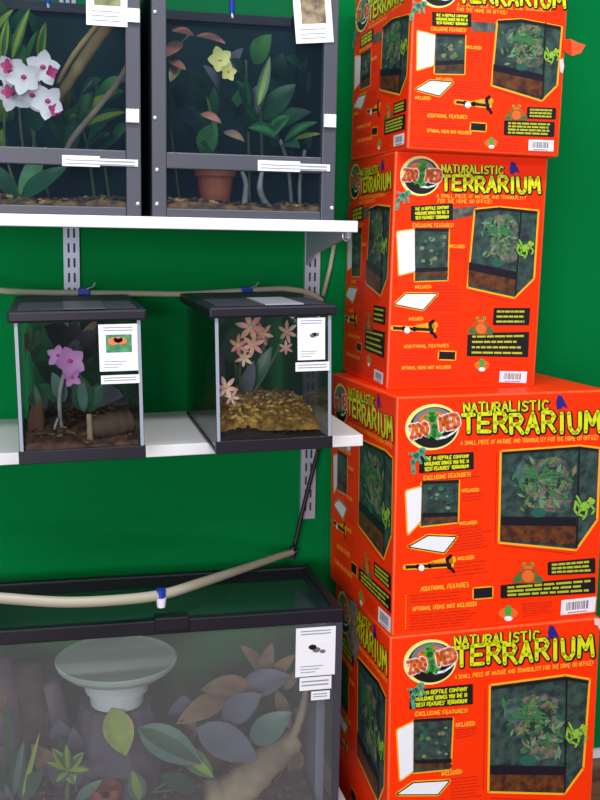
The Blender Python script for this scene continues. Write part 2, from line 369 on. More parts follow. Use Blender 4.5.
def carton_face(F, L, root, seed):
    # emblem
    mb = MB(); cx, cy = L['logo']; rx, ry = L['logor']; k = ry / 23.; rot = L['rot']
    F.ell(mb, (cx, cy), rx, ry, 1, M_lemon, rot, 36); F.ell(mb, (cx + 1.2 * k, cy + .4 * k), rx - 3 * k, ry - 2.6 * k, 2, M_blackp, rot, 36)
    F.ell(mb, (cx, cy - 5 * k), rx * .72, ry * .62, 3, M_greyp, rot, 30)
    F.ell(mb, (cx, cy - 8 * k), rx * .5, ry * .32, 4, M_lorange, rot, 24)
    kx = rx / 27.5
    T = lambda dx, dy: (cx + dx * kx * cos(rot) - dy * k * sin(rot), cy + dx * kx * sin(rot) + dy * k * cos(rot))
    for (wd, ly, mt) in ((5.4, 5, M_wprint), (3.4, 6, M_lorange)):
        F.text(mb, 'ZOO', (T(-23, -5), T(-5, -6), T(-23, 7), T(-5, 6)), wd * k, ly, mt, gap=.3, joint=True)
        F.text(mb, 'MED', (T(8, -8), T(27, -9), T(8, 5), T(27, 4)), wd * k, ly, mt, gap=.3, joint=True)
    lizard(F, mb, [T(2, -15), T(1, -8), T(2, 0), T(0, 8), T(3, 12)], 7.4 * k, 7, M_lgreen, [[T(0, -8), T(-6, -12)], [T(1, -6), T(7, -11)], [T(0, 4), T(-6, 9)], [T(1, 4), T(7, 9)]])
    lizard(F, mb, [T(2, 12), T(12, 12), T(20, 9), T(26, 5)], 2.4 * k, 7, M_wprint)
    lizard(F, mb, [T(-14, 21), T(-21, 25), T(-26, 31), T(-27, 41)], 6.5 * k, 8, M_teal, [[T(-16, 22), T(-12, 31)], [T(-20, 24), T(-18, 33)], [T(-20, 24), T(-28, 22)]])
    mb.build('brand_emblem', root)
    # title
    mb = MB(); k = L['tk']
    F.text(mb, 'NATURALISTIC', L['t1'], 1.9 * k, 5, M_yellow, gap=.4, joint=True, seed=4, outline=3.9 * k)
    F.text(mb, 'TERRARIUM', L['t2'], 3.9 * k, 5, M_yellow, gap=.44, joint=True, seed=9, outline=6.6 * k)
    fx, fy = L['bfrog']; q = L['fk']
    F.poly(mb, [(fx - 4 * q, fy + 7 * q), (fx - 5 * q, fy), (fx - 3 * q, fy - 7 * q), (fx + 1 * q, fy - 6 * q), (fx + 4 * q, fy), (fx + 7 * q, fy + 6 * q), (fx + 2 * q, fy + 4 * q), (fx, fy + 7 * q)], 4, M_blue)
    mb.build('printed_title', root)
    # fine print
    mb = MB()
    for txt, quad in L['sub']: F.text(mb, txt, quad, .8 * k, 1, M_amber, gap=.28)
    mb.build('printed_subtitle', root); mb = MB()
    for txt, quad in L['heads']:
        F.text(mb, txt, quad, 1.0 * k, 1, M_amber, gap=.28); mb.build('printed_heading', root); mb = MB()
    for i, (quad, rows) in enumerate(L['body']):
        F.bars(mb, quad, rows, .75, 1, M_dred, seed + i); mb.build('printed_text', root); mb = MB()
    for ln in L['lines']:
        F.stroke(mb, ln, .8, 1, M_dred); mb.build('printed_line', root); mb = MB()
    if 'dash' in L:
        (xa, ya), (xb, yb) = L['dash']
        for i in range(14): F.stroke(mb, [(xa + (xb - xa) * i / 14, ya + (yb - ya) * i / 14), (xa + (xb - xa) * (i + .5) / 14, ya + (yb - ya) * (i + .5) / 14)], .8, 1, M_amber)
        mb.build('perforation', root)
    # captions
    for i, (quad, rows) in enumerate(L['caps']):
        mb = MB(); TL, TR, BL, BR = quad
        F.poly(mb, [TL, TR, BR, BL], 3, M_blackp); F.outline(mb, [TL, TR, BR, BL], 2.2, 2, M_blackp)
        lerp = lambda a, c, t: (a[0] + (c[0] - a[0]) * t, a[1] + (c[1] - a[1]) * t)
        if isinstance(rows, list):
            for j, tx in enumerate(rows):
                t0, t1 = (j + .2) / len(rows), (j + .85) / len(rows)
                l0, l1 = lerp(TL, BL, t0), lerp(TR, BR, t0); l2, l3 = lerp(TL, BL, t1), lerp(TR, BR, t1)
                F.text(mb, tx, (lerp(l0, l1, .08), lerp(l0, l1, .92), lerp(l2, l3, .08), lerp(l2, l3, .92)), .95 * k, 4, M_yellow, gap=.28)
        else: F.bars(mb, (lerp(TL, TR, .06), lerp(TL, TR, .97), lerp(BL, BR, .06), lerp(BL, BR, .97)), rows, 2.2 * L['ck'], 4, M_olive, seed + 30 + i, 1.0)
        mb.build('caption_panel', root)
    if 'ofrog' in L:
        mb = MB(); x, y, q = L['ofrog']
        F.poly(mb, [(x - 15 * q, y + 10 * q), (x - 10 * q, y), (x - 5 * q, y - 6 * q), (x - 3 * q, y - 11 * q), (x, y - 8 * q), (x + 4 * q, y - 12 * q), (x + 7 * q, y - 6 * q), (x + 12 * q, y + 1 * q), (x + 15 * q, y + 10 * q)], 5, mat('frog_orange_print', S(196, 84, 34), .4, col2=S(90, 96, 40), scale=70))
        F.ell(mb, (x + 1 * q, y + 3 * q), 6 * q, 6 * q, 6, M_lorange); F.ell(mb, (x + 1 * q, y - 5 * q), 4.5 * q, 2.6 * q, 7, M_lorange)
        for d in (-1, 1):
            F.ell(mb, (x + (1 + 4 * d) * q, y - 9 * q), 1.7 * q, 1.9 * q, 7, M_lime); F.ell(mb, (x + (1 + 4 * d) * q, y - 9 * q), .7 * q, .9 * q, 8, M_blackp)
            F.ell(mb, (x + (1 + 11 * d) * q, y + 6 * q), 4 * q, 3 * q, 7, M_pleaf[0])
        F.stroke(mb, [(x - 3 * q, y - 4 * q), (x + 5 * q, y - 4 * q)], .8 * q, 8, M_dred)
        mb.build('frog_picture', root)
    mb = MB(); pics(F, L, mb, seed); mb.build('terrarium_picture', root)
    # open-door tank, screen top, rod and switch pictures
    mb = MB(); rnd = random.Random(seed + 5)
    dr, tk = L['idoor'], L['itank']
    F.outline(mb, dr, 3 * k, 1, M_gold); F.outline(mb, tk, 3 * k, 1, M_gold)
    F.poly(mb, tk, 2, M_pic); F.poly(mb, dr, 3, M_wprint)
    xs = [p[0] for p in tk]; ys = [p[1] for p in tk]
    for j in range(16):
        cx = rnd.uniform(min(xs) + 6, max(xs) - 4); cy = rnd.uniform(min(ys) + 7, max(ys) - 16); r = rnd.uniform(1.2, 3)
        F.ell(mb, (cx, cy), r, r * .8, 3, rnd.choice(M_pleaf + [M_picb]), n=7)
    F.stroke(mb, [(min(xs) + 1, max(ys) - 11), (max(xs) - 1, max(ys) - 12)], 4, 4, M_blackp)
    F.stroke(mb, [(min(xs) + 1, max(ys) - 6), (max(xs) - 1, max(ys) - 7)], 4, 4, M_picsoil)
    F.stroke(mb, tk[:2], 3, 4, M_blackp)
    mb.build('open_door_picture', root)
    mb = MB(); F.outline(mb, L['screen'], 4.5 * k, 1, M_gold); F.outline(mb, L['screen'], 2.2 * k, 2, M_blackp); F.poly(mb, L['screen'], 3, M_wprint); mb.build('screen_top_picture', root)
    if 'rod' in L:
        mb = MB(); (xa, ya), (xb, yb) = L['rod']; lw = 3.2 * L['ck']
        g = lambda t, d: (xa + (xb - xa) * t, ya + (yb - ya) * t + d)
        F.stroke(mb, [g(0, 0), g(.95, 0)], lw + 2.6, 1, M_gold, True); F.stroke(mb, [g(.55, -1), g(.98, -5)], lw * 2.2, 1, M_gold, True)
        F.stroke(mb, [g(0, 0), g(.95, 0)], lw, 2, M_blackp); F.ell(mb, g(.33, 1.5), 3, 3.2, 3, M_wprint)
        F.ell(mb, g(.25, 0), 2.2, 2.4, 2, M_blackp); F.ell(mb, g(.5, 0), 2.2, 2.6, 2, M_blackp)
        F.stroke(mb, [g(.9, 3), g(.86, -6), g(.94, -9)], 3.4, 3, M_blackp, True); F.stroke(mb, [g(.93, 3), g(1.0, 7)], 3, 3, M_blackp, True)
        mb.build('lock_picture', root)
    if 'sw' in L:
        mb = MB(); F.outline(mb, L['sw'], 2.6, 1, M_gold); F.poly(mb, L['sw'], 2, M_black); mb.build('thermometer_picture', root)
    if 'mini' in L:
        mb = MB(); x, y, q = L['mini']; F.ell(mb, (x, y), 9 * q, 5.5 * q, 1, M_lorange); F.ell(mb, (x, y - 2 * q), 3.4 * q, 5.6 * q, 2, M_lgreen); F.ell(mb, (x, y + 5 * q), 4 * q, 2.4 * q, 3, M_wprint)
        mb.build('seal_picture', root)
    if 'bar' in L:
        mb = MB(); TL, TR, BL, BR = L['bar']; F.poly(mb, [TL, TR, BR, BL], 3, M_wprint); rnd = random.Random(3)
        lerp = lambda a, c, t: (a[0] + (c[0] - a[0]) * t, a[1] + (c[1] - a[1]) * t)
        t = .16
        while t < .82:
            d = rnd.uniform(.012, .04); a, c = lerp(TL, TR, t), lerp(BL, BR, t)
            F.stroke(mb, [lerp(a, c, .18), lerp(a, c, .72)], d * abs(TR[0] - TL[0]), 4, M_greyp); t += d + rnd.uniform(.012, .03)
        F.bars(mb, (lerp(lerp(TL, BL, .78), lerp(TR, BR, .78), .2), lerp(lerp(TL, BL, .78), lerp(TR, BR, .78), .8), lerp(BL, BR, .2), lerp(BL, BR, .8)), 1, 1, 4, M_greyp)
        mb.build('barcode', root)

CAP = ['THE #1 REPTILE COMPANY', 'WORLDWIDE BRINGS YOU THE #1', '"BEST FEATURES" TERRARIUM!']
def Q(a, b_, c, d): return (a, b_, c, d)
LB = dict(logo=(432.5, 427), logor=(27.5, 23), rot=-.18, tk=1.0, ck=1.0, fk=1,
    t1=((464, 403.5), (548, 400), (464, 412.5), (548, 409.5)), t2=((463, 415), (599, 412), (463, 432), (599, 432)), bfrog=(561, 402),
    sub=[('A SMALL PIECE OF NATURE AND TRANQUILITY FOR THE HOME OR OFFICE!', ((461, 441), (598, 435), (461, 445), (598, 439.5)))],
    caps=[(((421, 456), (473, 453), (420, 472), (473, 468)), CAP), (((549, 563), (594, 559), (549, 574), (594, 572)), 3), (((502, 586), (594, 578), (502, 597), (594, 592)), 3)],
    heads=[('EXCLUSIVE FEATURES!', ((424, 476), (471, 472), (424, 480), (471, 476.5))), ('INCLUDED:', ((462, 489), (480, 488), (462, 492), (480, 491))),
           ('INCLUDED:', ((460, 522), (478, 520.5), (460, 525), (478, 523.5))), ('INCLUDED:', ((458, 557), (475, 555), (458, 560), (475, 558.5))),
           ('ADDITIONAL FEATURES', ((421, 587), (469, 582), (421, 591), (469, 586.5))), ('OPTIONAL ITEMS (NOT INCLUDED)', ((413, 607), (477, 601.5), (413, 611), (477, 605.5)))],
    body=[(((462, 493), (484, 491), (462, 502), (484, 500)), 3), (((448, 529), (492, 523), (448, 553), (490, 547)), 8), (((458, 562), (497, 557), (432, 580), (490, 573)), 4),
          (((410, 594), (470, 589), (410, 604), (470, 599)), 3), (((410, 614), (478, 608), (410, 631), (476, 625)), 6), (((522, 603), (556, 600), (522, 618), (556, 613)), 6)],
    lines=[((414, 481.5), (479, 476)), ((497, 452), (495.5, 542)), ((502, 545.5), (574, 554))], dash=((406, 595), (405.5, 630)),
    pic=[(501, 451), (580, 445.5), (600, 448), (597, 520), (576, 550), (499, 542.5)], ow=2.2, k=1., inner=(503, 453, 578, 516, 577),
    base=([(501, 516.5), (576, 517), (576, 526), (501, 525)], [(501, 525), (576, 526), (575, 545), (500.5, 539)]), edge=[(579, 447), (576.5, 548)], toprim=[(502, 453), (579, 447.5), (598, 450)],
    frog=(584, 506, 1.25), ofrog=(527, 573, 1.0), idoor=[(406, 491), (421.5, 487), (420.5, 521), (408, 534)], itank=[(422, 482.5), (459, 481), (458, 522), (421, 526)],
    screen=[(409.5, 546.5), (428, 536), (456, 537), (444, 552)], rod=((405.5, 567), (454, 564.5)), sw=[(474, 588.5), (492.5, 587), (492.5, 597), (474, 598.5)],
    mini=(508.5, 613, 1.05), bar=((561.5, 600), (596, 596.5), (560.5, 615), (594.5, 611.5)))
LS = dict(logo=(420.5, 176), logor=(20.5, 20), rot=.12, tk=.82, ck=.9, fk=.9,
    t1=((442, 165), (503, 166.5), (442, 172.5), (503, 174)), t2=((442, 176), (539, 178), (442, 190), (539, 193)), bfrog=(514, 168),
    sub=[('A SMALL PIECE OF NATURE AND TRANQUILITY', ((437, 194), (526, 196), (437, 197.5), (526, 199.5))), ('FOR THE HOME OR OFFICE!', ((438, 199), (492, 200), (438, 203), (492, 203.5)))],
    strip=[(452, 208), (478, 206), (478, 214), (453, 220)],
    caps=[(((412, 207), (452, 204.5), (412, 220), (452, 219)), CAP), (((495, 309), (529, 309), (494, 324), (528, 324)), 3), (((469, 334), (528, 333), (468, 355), (527, 356)), 4)],
    heads=[('EXCLUSIVE FEATURES!', ((413, 223.5), (454, 223.5), (413, 227), (454, 227))), ('INCLUDED:', ((450, 244.5), (466, 245), (450, 247.5), (466, 248))),
           ('INCLUDED:', ((415, 285.5), (432, 285), (415, 288.5), (432, 288))), ('INCLUDED:', ((409, 317.5), (424, 317), (409, 320.5), (424, 320))),
           ('ADDITIONAL FEATURES', ((404, 345), (449, 344), (404, 348), (449, 347))), ('OPTIONAL ITEMS (NOT INCLUDED)', ((402, 366.5), (451, 365.5), (402, 369.5), (451, 368.5)))],
    body=[(((450, 249), (468, 249), (450, 260), (467, 260)), 4), (((435, 285), (466, 285), (426, 311), (463, 311)), 9), (((442, 315), (462, 315), (440, 338), (460, 338)), 7),
          (((399, 350), (437, 350), (399, 363), (436, 363)), 4), (((397, 371), (465, 370), (396, 384), (464, 384)), 5), (((492, 360), (528, 360), (466, 383), (496, 384)), 6)],
    lines=[((411, 228.5), (456, 228)), ((469.5, 212), (464, 284)), ((470, 291), (511, 302))],
    pic=[(475, 209), (499, 206.8), (538.5, 210.5), (534, 278.6), (514.5, 298), (467.5, 287.6)], ow=1.8, k=.8, inner=(475, 210, 532, 266, 522),
    base=([(469, 262), (517, 272), (516.5, 280), (468.5, 270)], [(468.5, 270), (516.5, 280), (515, 294), (468, 284)]), edge=[(521, 210), (515, 296)], toprim=[(475, 211), (499, 208.5), (537, 212.5)],
    frog=(525, 248, 1.), ofrog=(480, 326, .85), idoor=[(397, 232), (414.5, 229.5), (415, 271), (399, 275)], itank=[(415, 229.5), (449, 230), (447.5, 280), (415, 281)],
    screen=[(395, 304), (406, 294), (437, 294), (423, 309.5)], rod=((393, 328), (436, 330)), sw=[(439.5, 351.5), (455.5, 352), (455, 359.5), (439, 359)],
    mini=(482, 365, .85), bar=((500, 371), (527, 371.5), (499, 382), (526, 383)))
LC = dict(logo=(429.5, 662), logor=(26.5, 22.5), rot=-.22, tk=1.0, ck=1., fk=1,
    t1=((454, 637), (538, 630), (454, 646), (538, 639.5)), t2=((455, 648), (592, 636), (455, 666), (592, 656)), bfrog=(552, 632),
    sub=[('A SMALL PIECE OF NATURE AND TRANQUILITY FOR THE HOME OR OFFICE!', ((454, 675), (593, 660.5), (454, 679), (593, 665)))],
    caps=[(((411, 691), (471, 685), (410, 708), (471, 703)), CAP)],
    heads=[('EXCLUSIVE FEATURES!', ((415, 712), (467, 708.5), (415, 716), (467, 712.5))), ('INCLUDED:', ((455, 723), (475, 721), (455, 727), (475, 725))), ('INCLUDED:', ((441, 772), (462, 769), (441, 776), (462, 773)))],
    body=[(((455, 729), (480, 726), (455, 739), (476, 736)), 4), (((450, 778), (482, 774), (450, 800), (482, 797)), 7), (((405, 836), (470, 832), (405, 860), (470, 856)), 7)],
    lines=[((413, 718), (467, 713)), ((484.5, 688), (482.5, 790)), ((490, 798), (562, 801))],
    pic=[(489, 685), (565, 675), (589.5, 679), (583, 768), (564, 794), (487.5, 792)], ow=2.2, k=1.1, inner=(491, 688, 566, 764, 566),
    base=([(489, 765), (564, 766), (564, 775), (489, 774)], [(489, 774), (564, 775), (563, 791), (488.5, 790)]), edge=[(566, 677), (564, 792)], toprim=[(490, 688), (565, 678), (588, 682)],
    frog=(576, 733, 1.3), idoor=[(397, 730), (413, 722), (412.5, 771), (400, 780)], itank=[(413.5, 720.5), (452, 718.5), (449.5, 769), (413, 772.5)],
    screen=[(397.5, 794), (413, 783), (448, 781), (437, 794)], rod=((396, 812), (446, 810)), sw=[(463, 838), (482, 836), (482, 846), (463, 848)],
    bar=((550, 868), (585, 866), (550, 884), (585, 881)))
L1 = dict(logo=(438, -12), logor=(21, 20), rot=.2, tk=.82, ck=.85, fk=.85,
    t1=((459, -24), (524, -20), (459, -16), (524, -12)), t2=((459, -13), (564, -8), (459, 2), (564, 8)), bfrog=(536, -20),
    sub=[('A SMALL PIECE OF NATURE AND TRANQUILITY', ((457, 2.5), (551, 8.5), (457, 6), (551, 12))), ('FOR THE HOME OR OFFICE!', ((457, 7.5), (507, 11), (457, 11), (507, 14.5)))],
    strip=[(471, 21), (512, 24), (511, 34), (471, 31)],
    caps=[(((433, 13), (470, 14.5), (433, 24.5), (470, 26)), CAP), (((528, 108), (555, 109), (527.5, 117.5), (554.5, 118.5)), 3), (((505, 121.5), (553.5, 123), (504.5, 134), (553, 136)), 4)],
    heads=[('EXCLUSIVE FEATURES!', ((431, 27), (466, 28.5), (431, 30.5), (466, 32))), ('INCLUDED:', ((466, 45.5), (482, 46.5), (466, 48.5), (482, 49.5))),
           ('INCLUDED:', ((436, 77.5), (453, 78.5), (436, 80.5), (453, 81.5))), ('INCLUDED:', ((415, 96), (431, 97), (415, 99), (431, 100))),
           ('ADDITIONAL FEATURES', ((427, 113.5), (467, 115.5), (427, 117), (467, 119))), ('OPTIONAL ITEMS (NOT INCLUDED)', ((427, 129), (471, 131.5), (427, 132), (471, 134.5)))],
    body=[(((467, 50.5), (485, 51.5), (467, 62), (484, 63)), 4), (((455, 80), (488, 82), (450, 96), (486, 98)), 6), (((416, 101), (455, 103), (416, 112), (452, 114)), 4), (((424, 119), (466, 121), (424, 127), (466, 129)), 3),
          (((416, 135), (484, 139), (416, 147), (484, 150)), 4), (((498, 137), (524, 138), (494, 151), (522, 153)), 5)],
    lines=[((430, 32.5), (468, 34)), ((492, 22), (487.5, 82)), ((494, 89), (538, 104))],
    pic=[(497, 20.5), (521, 19), (562, 27), (557, 85.5), (541.5, 101), (491, 85.5)], ow=1.8, k=.75, inner=(498, 22, 555, 70, 546),
    base=([(493, 64), (544, 75), (543.5, 82), (492.5, 71)], [(492.5, 71), (543.5, 82), (542, 98), (492, 83)]), edge=[(545, 23), (542, 99)], toprim=[(497, 22), (521, 20.5), (560, 28)],
    frog=(551, 55, .9), ofrog=(515, 113, .75), idoor=[(417.5, 31), (435, 35.5), (433.5, 65), (417, 70)], itank=[(435.5, 35), (465, 36), (464, 74), (434.5, 73.5)],
    screen=[(416, 89.5), (430, 81), (452, 82.5), (439, 95.5)], rod=((456, 102), (491, 106)), sw=[(471, 123), (485.5, 124), (485, 131), (470.5, 130)],
    mini=(491, 143, .75), bar=((528.5, 139.5), (553.5, 140.5), (528, 150.5), (553, 151.5)))
ORD = {2: LS, 1: L1, 3: LB, 4: LC}
REFB = {1: 1, 2: 2, 3: 3, 4: 4}
BLAB = {1: ('small orange terrarium carton at the very top of the carton stack', ),
        2: ('small orange terrarium carton standing on the large carton, directly beneath the topmost one', ),
        3: ('large orange terrarium carton in mid stack, with the two smaller cartons standing on it', ),
        4: ('lowest orange terrarium carton of the stack, torn on its left side behind the big tank', )}
for i in (4, 3, 2, 1):
    bot, top = corners(i)
    root = thing('terrarium_carton', BLAB[i][0], 'box', bot[0], 'orange terrarium cartons in the stack')
    mb = MB(); mb.hexa(bot + top, M_orange); mb.mi(M_orange2)
    o = mb.build('carton_body', root, bevel=.004); o.modifiers['bevel'].material = 1
    rb, rt = corners(REFB[i])
    to = homog([proj(rt[0]), proj(rt[1]), proj(rb[1]), proj(rb[0])], [(0, 0), (1, 0), (1, 1), (0, 1)])
    front = Face(top[0], top[1], bot[1], bot[0], to); side = Face(top[3], top[0], bot[0], bot[3], to)
    for F, sd in ((front, i * 10), (side, i * 10)): carton_face(F, ORD[i], root, REFB[i] * 10)
    # top flap seam, worn corners and torn paper
    if i == 3:
        mb = MB(); a, c = top[0].lerp(top[3], .5), top[1].lerp(top[2], .5); n = V((0, 0, .0006))
        d = (top[3] - top[0]).normalized() * .001
        mb.poly([a - d + n, c - d + n, c + d + n, a + d + n], M_dred); mb.build('flap_seam', root)
    if i == 1:
        base = front.at(.992, .43, 1); mb = MB(); k = V((1, .05, 0))
        pts = [(-.004, .012), (.012, .014), (.026, .008), (.043, .004), (.034, -.012), (.016, -.018), (-.004, -.008)]
        vs = [base + V((x, -.001 - .004 * abs(x) * 20, z)) for x, z in pts]; vs2 = [p + V((0, .0015, 0)) for p in vs]
        n = len(vs); mid = [0, 1, 5, 6]
        mb.add(vs[:2] + vs[5:], [(0, 1, 2, 3)], M_orange); mb.add([vs[1], vs[2], vs[3], vs[4], vs[5]], [(0, 1, 2, 3, 4)], M_orange2)
        ob = mb.build('torn_flap', root, solid=.0015); ob['label'] = 'torn orange flap sticking out'
    if i in (1, 4):
        mb = MB(); uv = [(.965, .50), (.985, .49), (.998, .53), (.99, .57), (.972, .56)] if i == 1 else [(.965, .0), (.999, .004), (.999, .05), (.985, .03), (.97, .025)]
        mb.poly([front.at(u, v, 4) for u, v in uv], M_twhite); ob = mb.build('torn_paper', root); ob['label'] = 'white torn paper spot'
    if i == 4:
        mb = MB(); mb.poly([side.at(u, v, 12) for u, v in [(.30, .03), (.40, .0), (.47, .01), (.44, .10), (.52, .16), (.45, .25), (.34, .22), (.25, .2), (.31, .14), (.36, .09)]], M_tear)
        ob = mb.build('torn_paper', root); ob['label'] = 'grey torn patch on carton side'

# ------------------------------------------------------------------ shelves
TILT = .0238
def zmid(x): return .9028 + TILT * (x - .606)
SF = 1.995
def bracket(root, x, ztop, name='shelf_bracket'):
    mb = MB(); t = .004; y0, y1 = SF + .02, WY - .012
    pr = [(y1, 0), (y0, 0), (y0, -.012), (y0 + .05, -.016), (y1 - .06, -.05), (y1, -.075)]
    n = len(pr); vs = [(x - t, y, ztop + z) for y, z in pr] + [(x + t, y, ztop + z) for y, z in pr]
    mb.add(vs, [tuple(range(n))[::-1], tuple(range(n, 2 * n))] + [(k, (k + 1) % n, n + (k + 1) % n, n + k) for k in range(n)], M_std)
    return mb.build(name, root)
root = thing('wall_shelf', 'upper white wall shelf carrying the two framed cages', 'shelf', (.584, SF, 1.328))
mb = MB(); mb.box(-1.0, .584, SF, WY, 1.306, 1.328, M_white); mb.build('shelf_board', root, bevel=.0015)
bracket(root, .583 - .012, 1.306)
mb = MB(); mb.tube(smooth_path([at(343, 233, 2.03), at(343, 238, 2.03), at(346, 241, 2.03), at(349, 238, 2.03), at(347.5, 235, 2.03)], 4), .0016, M_screw, 6); mb.build('hook', root, smooth=True)
root = thing('wall_shelf', 'lower white wall shelf carrying the two small black-lidded tanks', 'shelf', (.606, SF, .9028), roty=-TILT)
mb = MB(); mb.box(-1.0, .606, SF, WY, .8800, .9028, M_white); mb.build('shelf_board', root, bevel=.0015)
bracket(root, .582, .8800)
root = thing('wall_shelf', 'bottom white shelf under the big planted tank', 'shelf', (.62, SF, .05))
mb = MB(); mb.box(-1.0, .62, 1.97, WY, .03, .05, M_white); mb.build('shelf_board', root)
for zz in (0, ):
    for x in (-.9, .55):
        mb = MB(); mb.box(x, x + .03, 2.0, 2.36, FZ, .03, M_std); mb.build('leg', root)
def standard(x0, x1, z0, z1, label):
    root = thing('shelf_standard', label, 'shelf support', ((x0 + x1) / 2, WY, z0), 'slotted shelf standards on the wall')
    mb = MB(); mb.box(x0, x1, WY - .012, WY, z0, z1, M_std)
    xm = (x0 + x1) / 2; z = z0 + .02
    while z < z1 - .03:
        for dx in (-.006, .006): mb.add([(xm + dx - .0022, WY - .0124, z), (xm + dx + .0022, WY - .0124, z), (xm + dx + .0022, WY - .0124, z + .02), (xm + dx - .0022, WY - .0124, z + .02)], [(0, 1, 2, 3)], M_slot)
        z += .032
    mb.build('upright', root)
standard(.026, .06, .88, 2.3, 'grey slotted shelf standard above the left small tank')
standard(.566, .602, .63, 2.3, 'grey slotted shelf standard beside the right ends of the shelves')

# ------------------------------------------------------------------ plants and filling
M_leaf = [mat('leaf_deep_green', S(30, 84, 52), .4, var=.4, scale=30), mat('leaf_mid_green', S(62, 120, 60), .4, var=.35, scale=30), mat('leaf_yellow_green', S(150, 170, 60), .45, var=.3, scale=30),
          mat('leaf_blue_green', S(86, 122, 112), .4, var=.25, scale=20), mat('leaf_dry_brown', S(140, 112, 84), .7, var=.4, scale=30), mat('leaf_pink', S(176, 108, 96), .5, var=.3, scale=30),
          mat('leaf_grey', S(104, 104, 122), .5, var=.3, scale=18), mat('leaf_red', S(160, 60, 40), .5, var=.3, scale=30)]
DG, MG, YG, BG, BR, PK, GR, RD = M_leaf
M_stem = mat('green_stem', S(84, 104, 60), .5, var=.3, scale=40)
M_gstem = mat('pale_grey_stem', S(150, 150, 150), .6, var=.3, scale=40)
M_wood = mat('tan_driftwood', S(178, 150, 100), .7, var=.4, scale=14, bump=.4)
M_wood2 = mat('pale_driftwood', S(168, 148, 120), .75, var=.45, scale=16, bump=.5)
M_bark = mat('dark_bark', S(84, 66, 54), .85, var=.5, scale=22, bump=.6)
M_purp = mat('orchid_purple', S(196, 130, 196), .5, var=.2, scale=30)
M_magenta = mat('orchid_magenta', S(190, 50, 110), .5)
M_wpet = mat('orchid_white', S(232, 222, 224), .5, var=.08, scale=30)
M_ypet = mat('flower_yellow', S(214, 204, 120), .5, var=.2, scale=30)
M_peach = mat('flower_peach', S(228, 170, 140), .5, col2=S(206, 120, 130), scale=30)
M_rose = mat('flower_rose', S(214, 120, 124), .5, col2=S(236, 200, 180), scale=30)
M_terra = mat('terracotta', S(160, 78, 50), .7, var=.25, scale=20)
M_soil = mat('dark_soil', S(44, 32, 34), .9, var=.5, scale=60, bump=.5)
M_mulch = mat('bark_mulch', S(140, 100, 60), .85, col2=S(66, 46, 36), scale=60, bump=.5)
M_moss = mat('golden_moss', S(178, 132, 60), .9, col2=S(96, 66, 34), scale=50, bump=.6)
CAMDIR = V((0, -1, .25))

def mound(name, label, cat, x0, x1, y0, y1, z0, hfun, mt, chips=0, cm=None, csize=.01, seed=0, parent=None):
    """loose bedding: a rolling surface with chips on it"""
    rnd = random.Random(seed); mb = MB(); nx, ny = 28, 14; k0 = 0
    vs = []; hh = lambda x, y: z0 + hfun((x - x0) / (x1 - x0), (y - y0) / (y1 - y0))
    for j in range(ny + 1):
        for i in range(nx + 1):
            x = x0 + (x1 - x0) * i / nx; y = y0 + (y1 - y0) * j / ny
            edge = i in (0, nx) or j in (0, ny)
            vs.append((x, y, hh(x, y) + rnd.uniform(-.003, .003)))
    fs = [(j * (nx + 1) + i, j * (nx + 1) + i + 1, (j + 1) * (nx + 1) + i + 1, (j + 1) * (nx + 1) + i) for j in range(ny) for i in range(nx)]
    # skirt down to the tank floor
    ring = [i for i in range(nx + 1)] + [j * (nx + 1) + nx for j in range(1, ny + 1)] + [ny * (nx + 1) + i for i in range(nx - 1, -1, -1)] + [j * (nx + 1) for j in range(ny - 1, 0, -1)]
    n0 = len(vs); vs += [(vs[i][0], vs[i][1], z0) for i in ring]; R = len(ring)
    fs += [(ring[k], n0 + k, n0 + (k + 1) % R, ring[(k + 1) % R]) for k in range(R)]
    mb.add(vs, fs, mt)
    for c in range(chips):
        x = rnd.uniform(x0 + csize, x1 - csize); y = rnd.uniform(y0 + csize, y1 - csize); z = hh(x, y) + .002
        a = rnd.uniform(0, pi); d = V((cos(a), sin(a), rnd.uniform(-.5, .5))) * csize * rnd.uniform(.5, 1); q = d.cross(V((rnd.uniform(-.5, .5), rnd.uniform(-.5, .5), 1))).normalized() * csize * .3
        p = V((x, y, z)); h = V((0, 0, .002))
        if p.x + abs(d.x) > x1 or p.x - abs(d.x) < x0 or p.y + abs(d.y) > y1 or p.y - abs(d.y) < y0: continue
        mb.hexa([p - d - q - h, p + d - q - h, p + d + q - h, p - d + q - h, p - d - q + h, p + d - q + h, p + d + q + h, p - d + q + h], rnd.choice(cm or [mt]))
    o = mb.build(name, org=(x0, y0, z0)); o['kind'] = 'stuff'
    return tag(o, label, cat)

def flower(root, c, r, n, np_, mt, ctr, wd=.55, name='flower', seed=0, cup=.25):
    rnd = random.Random(seed); c = V(c); n = V(n).normalized(); a = n.cross(V((0, 0, 1))).normalized(); b_ = n.cross(a)
    mb = MB(); ph = rnd.uniform(0, 6)
    for k in range(np_):
        t = ph + 2 * pi * k / np_; d = a * cos(t) + b_ * sin(t)
        mb.leaf(c + d * r * .05, c + d * r * rnd.uniform(.9, 1.05) + n * r * cup, r * wd, n, mt, droop=-.06, n=6)
    fo = mb.build(name, root, smooth=True)
    mb = MB(); mb.lathe(c, [(.0001, -r * .1), (r * .16, -r * .02), (r * .18, r * .06), (r * .1, r * .16), (.0001, r * .2)], ctr, 8)
    q = mb.build('flower_center', fo, smooth=True)
    return fo

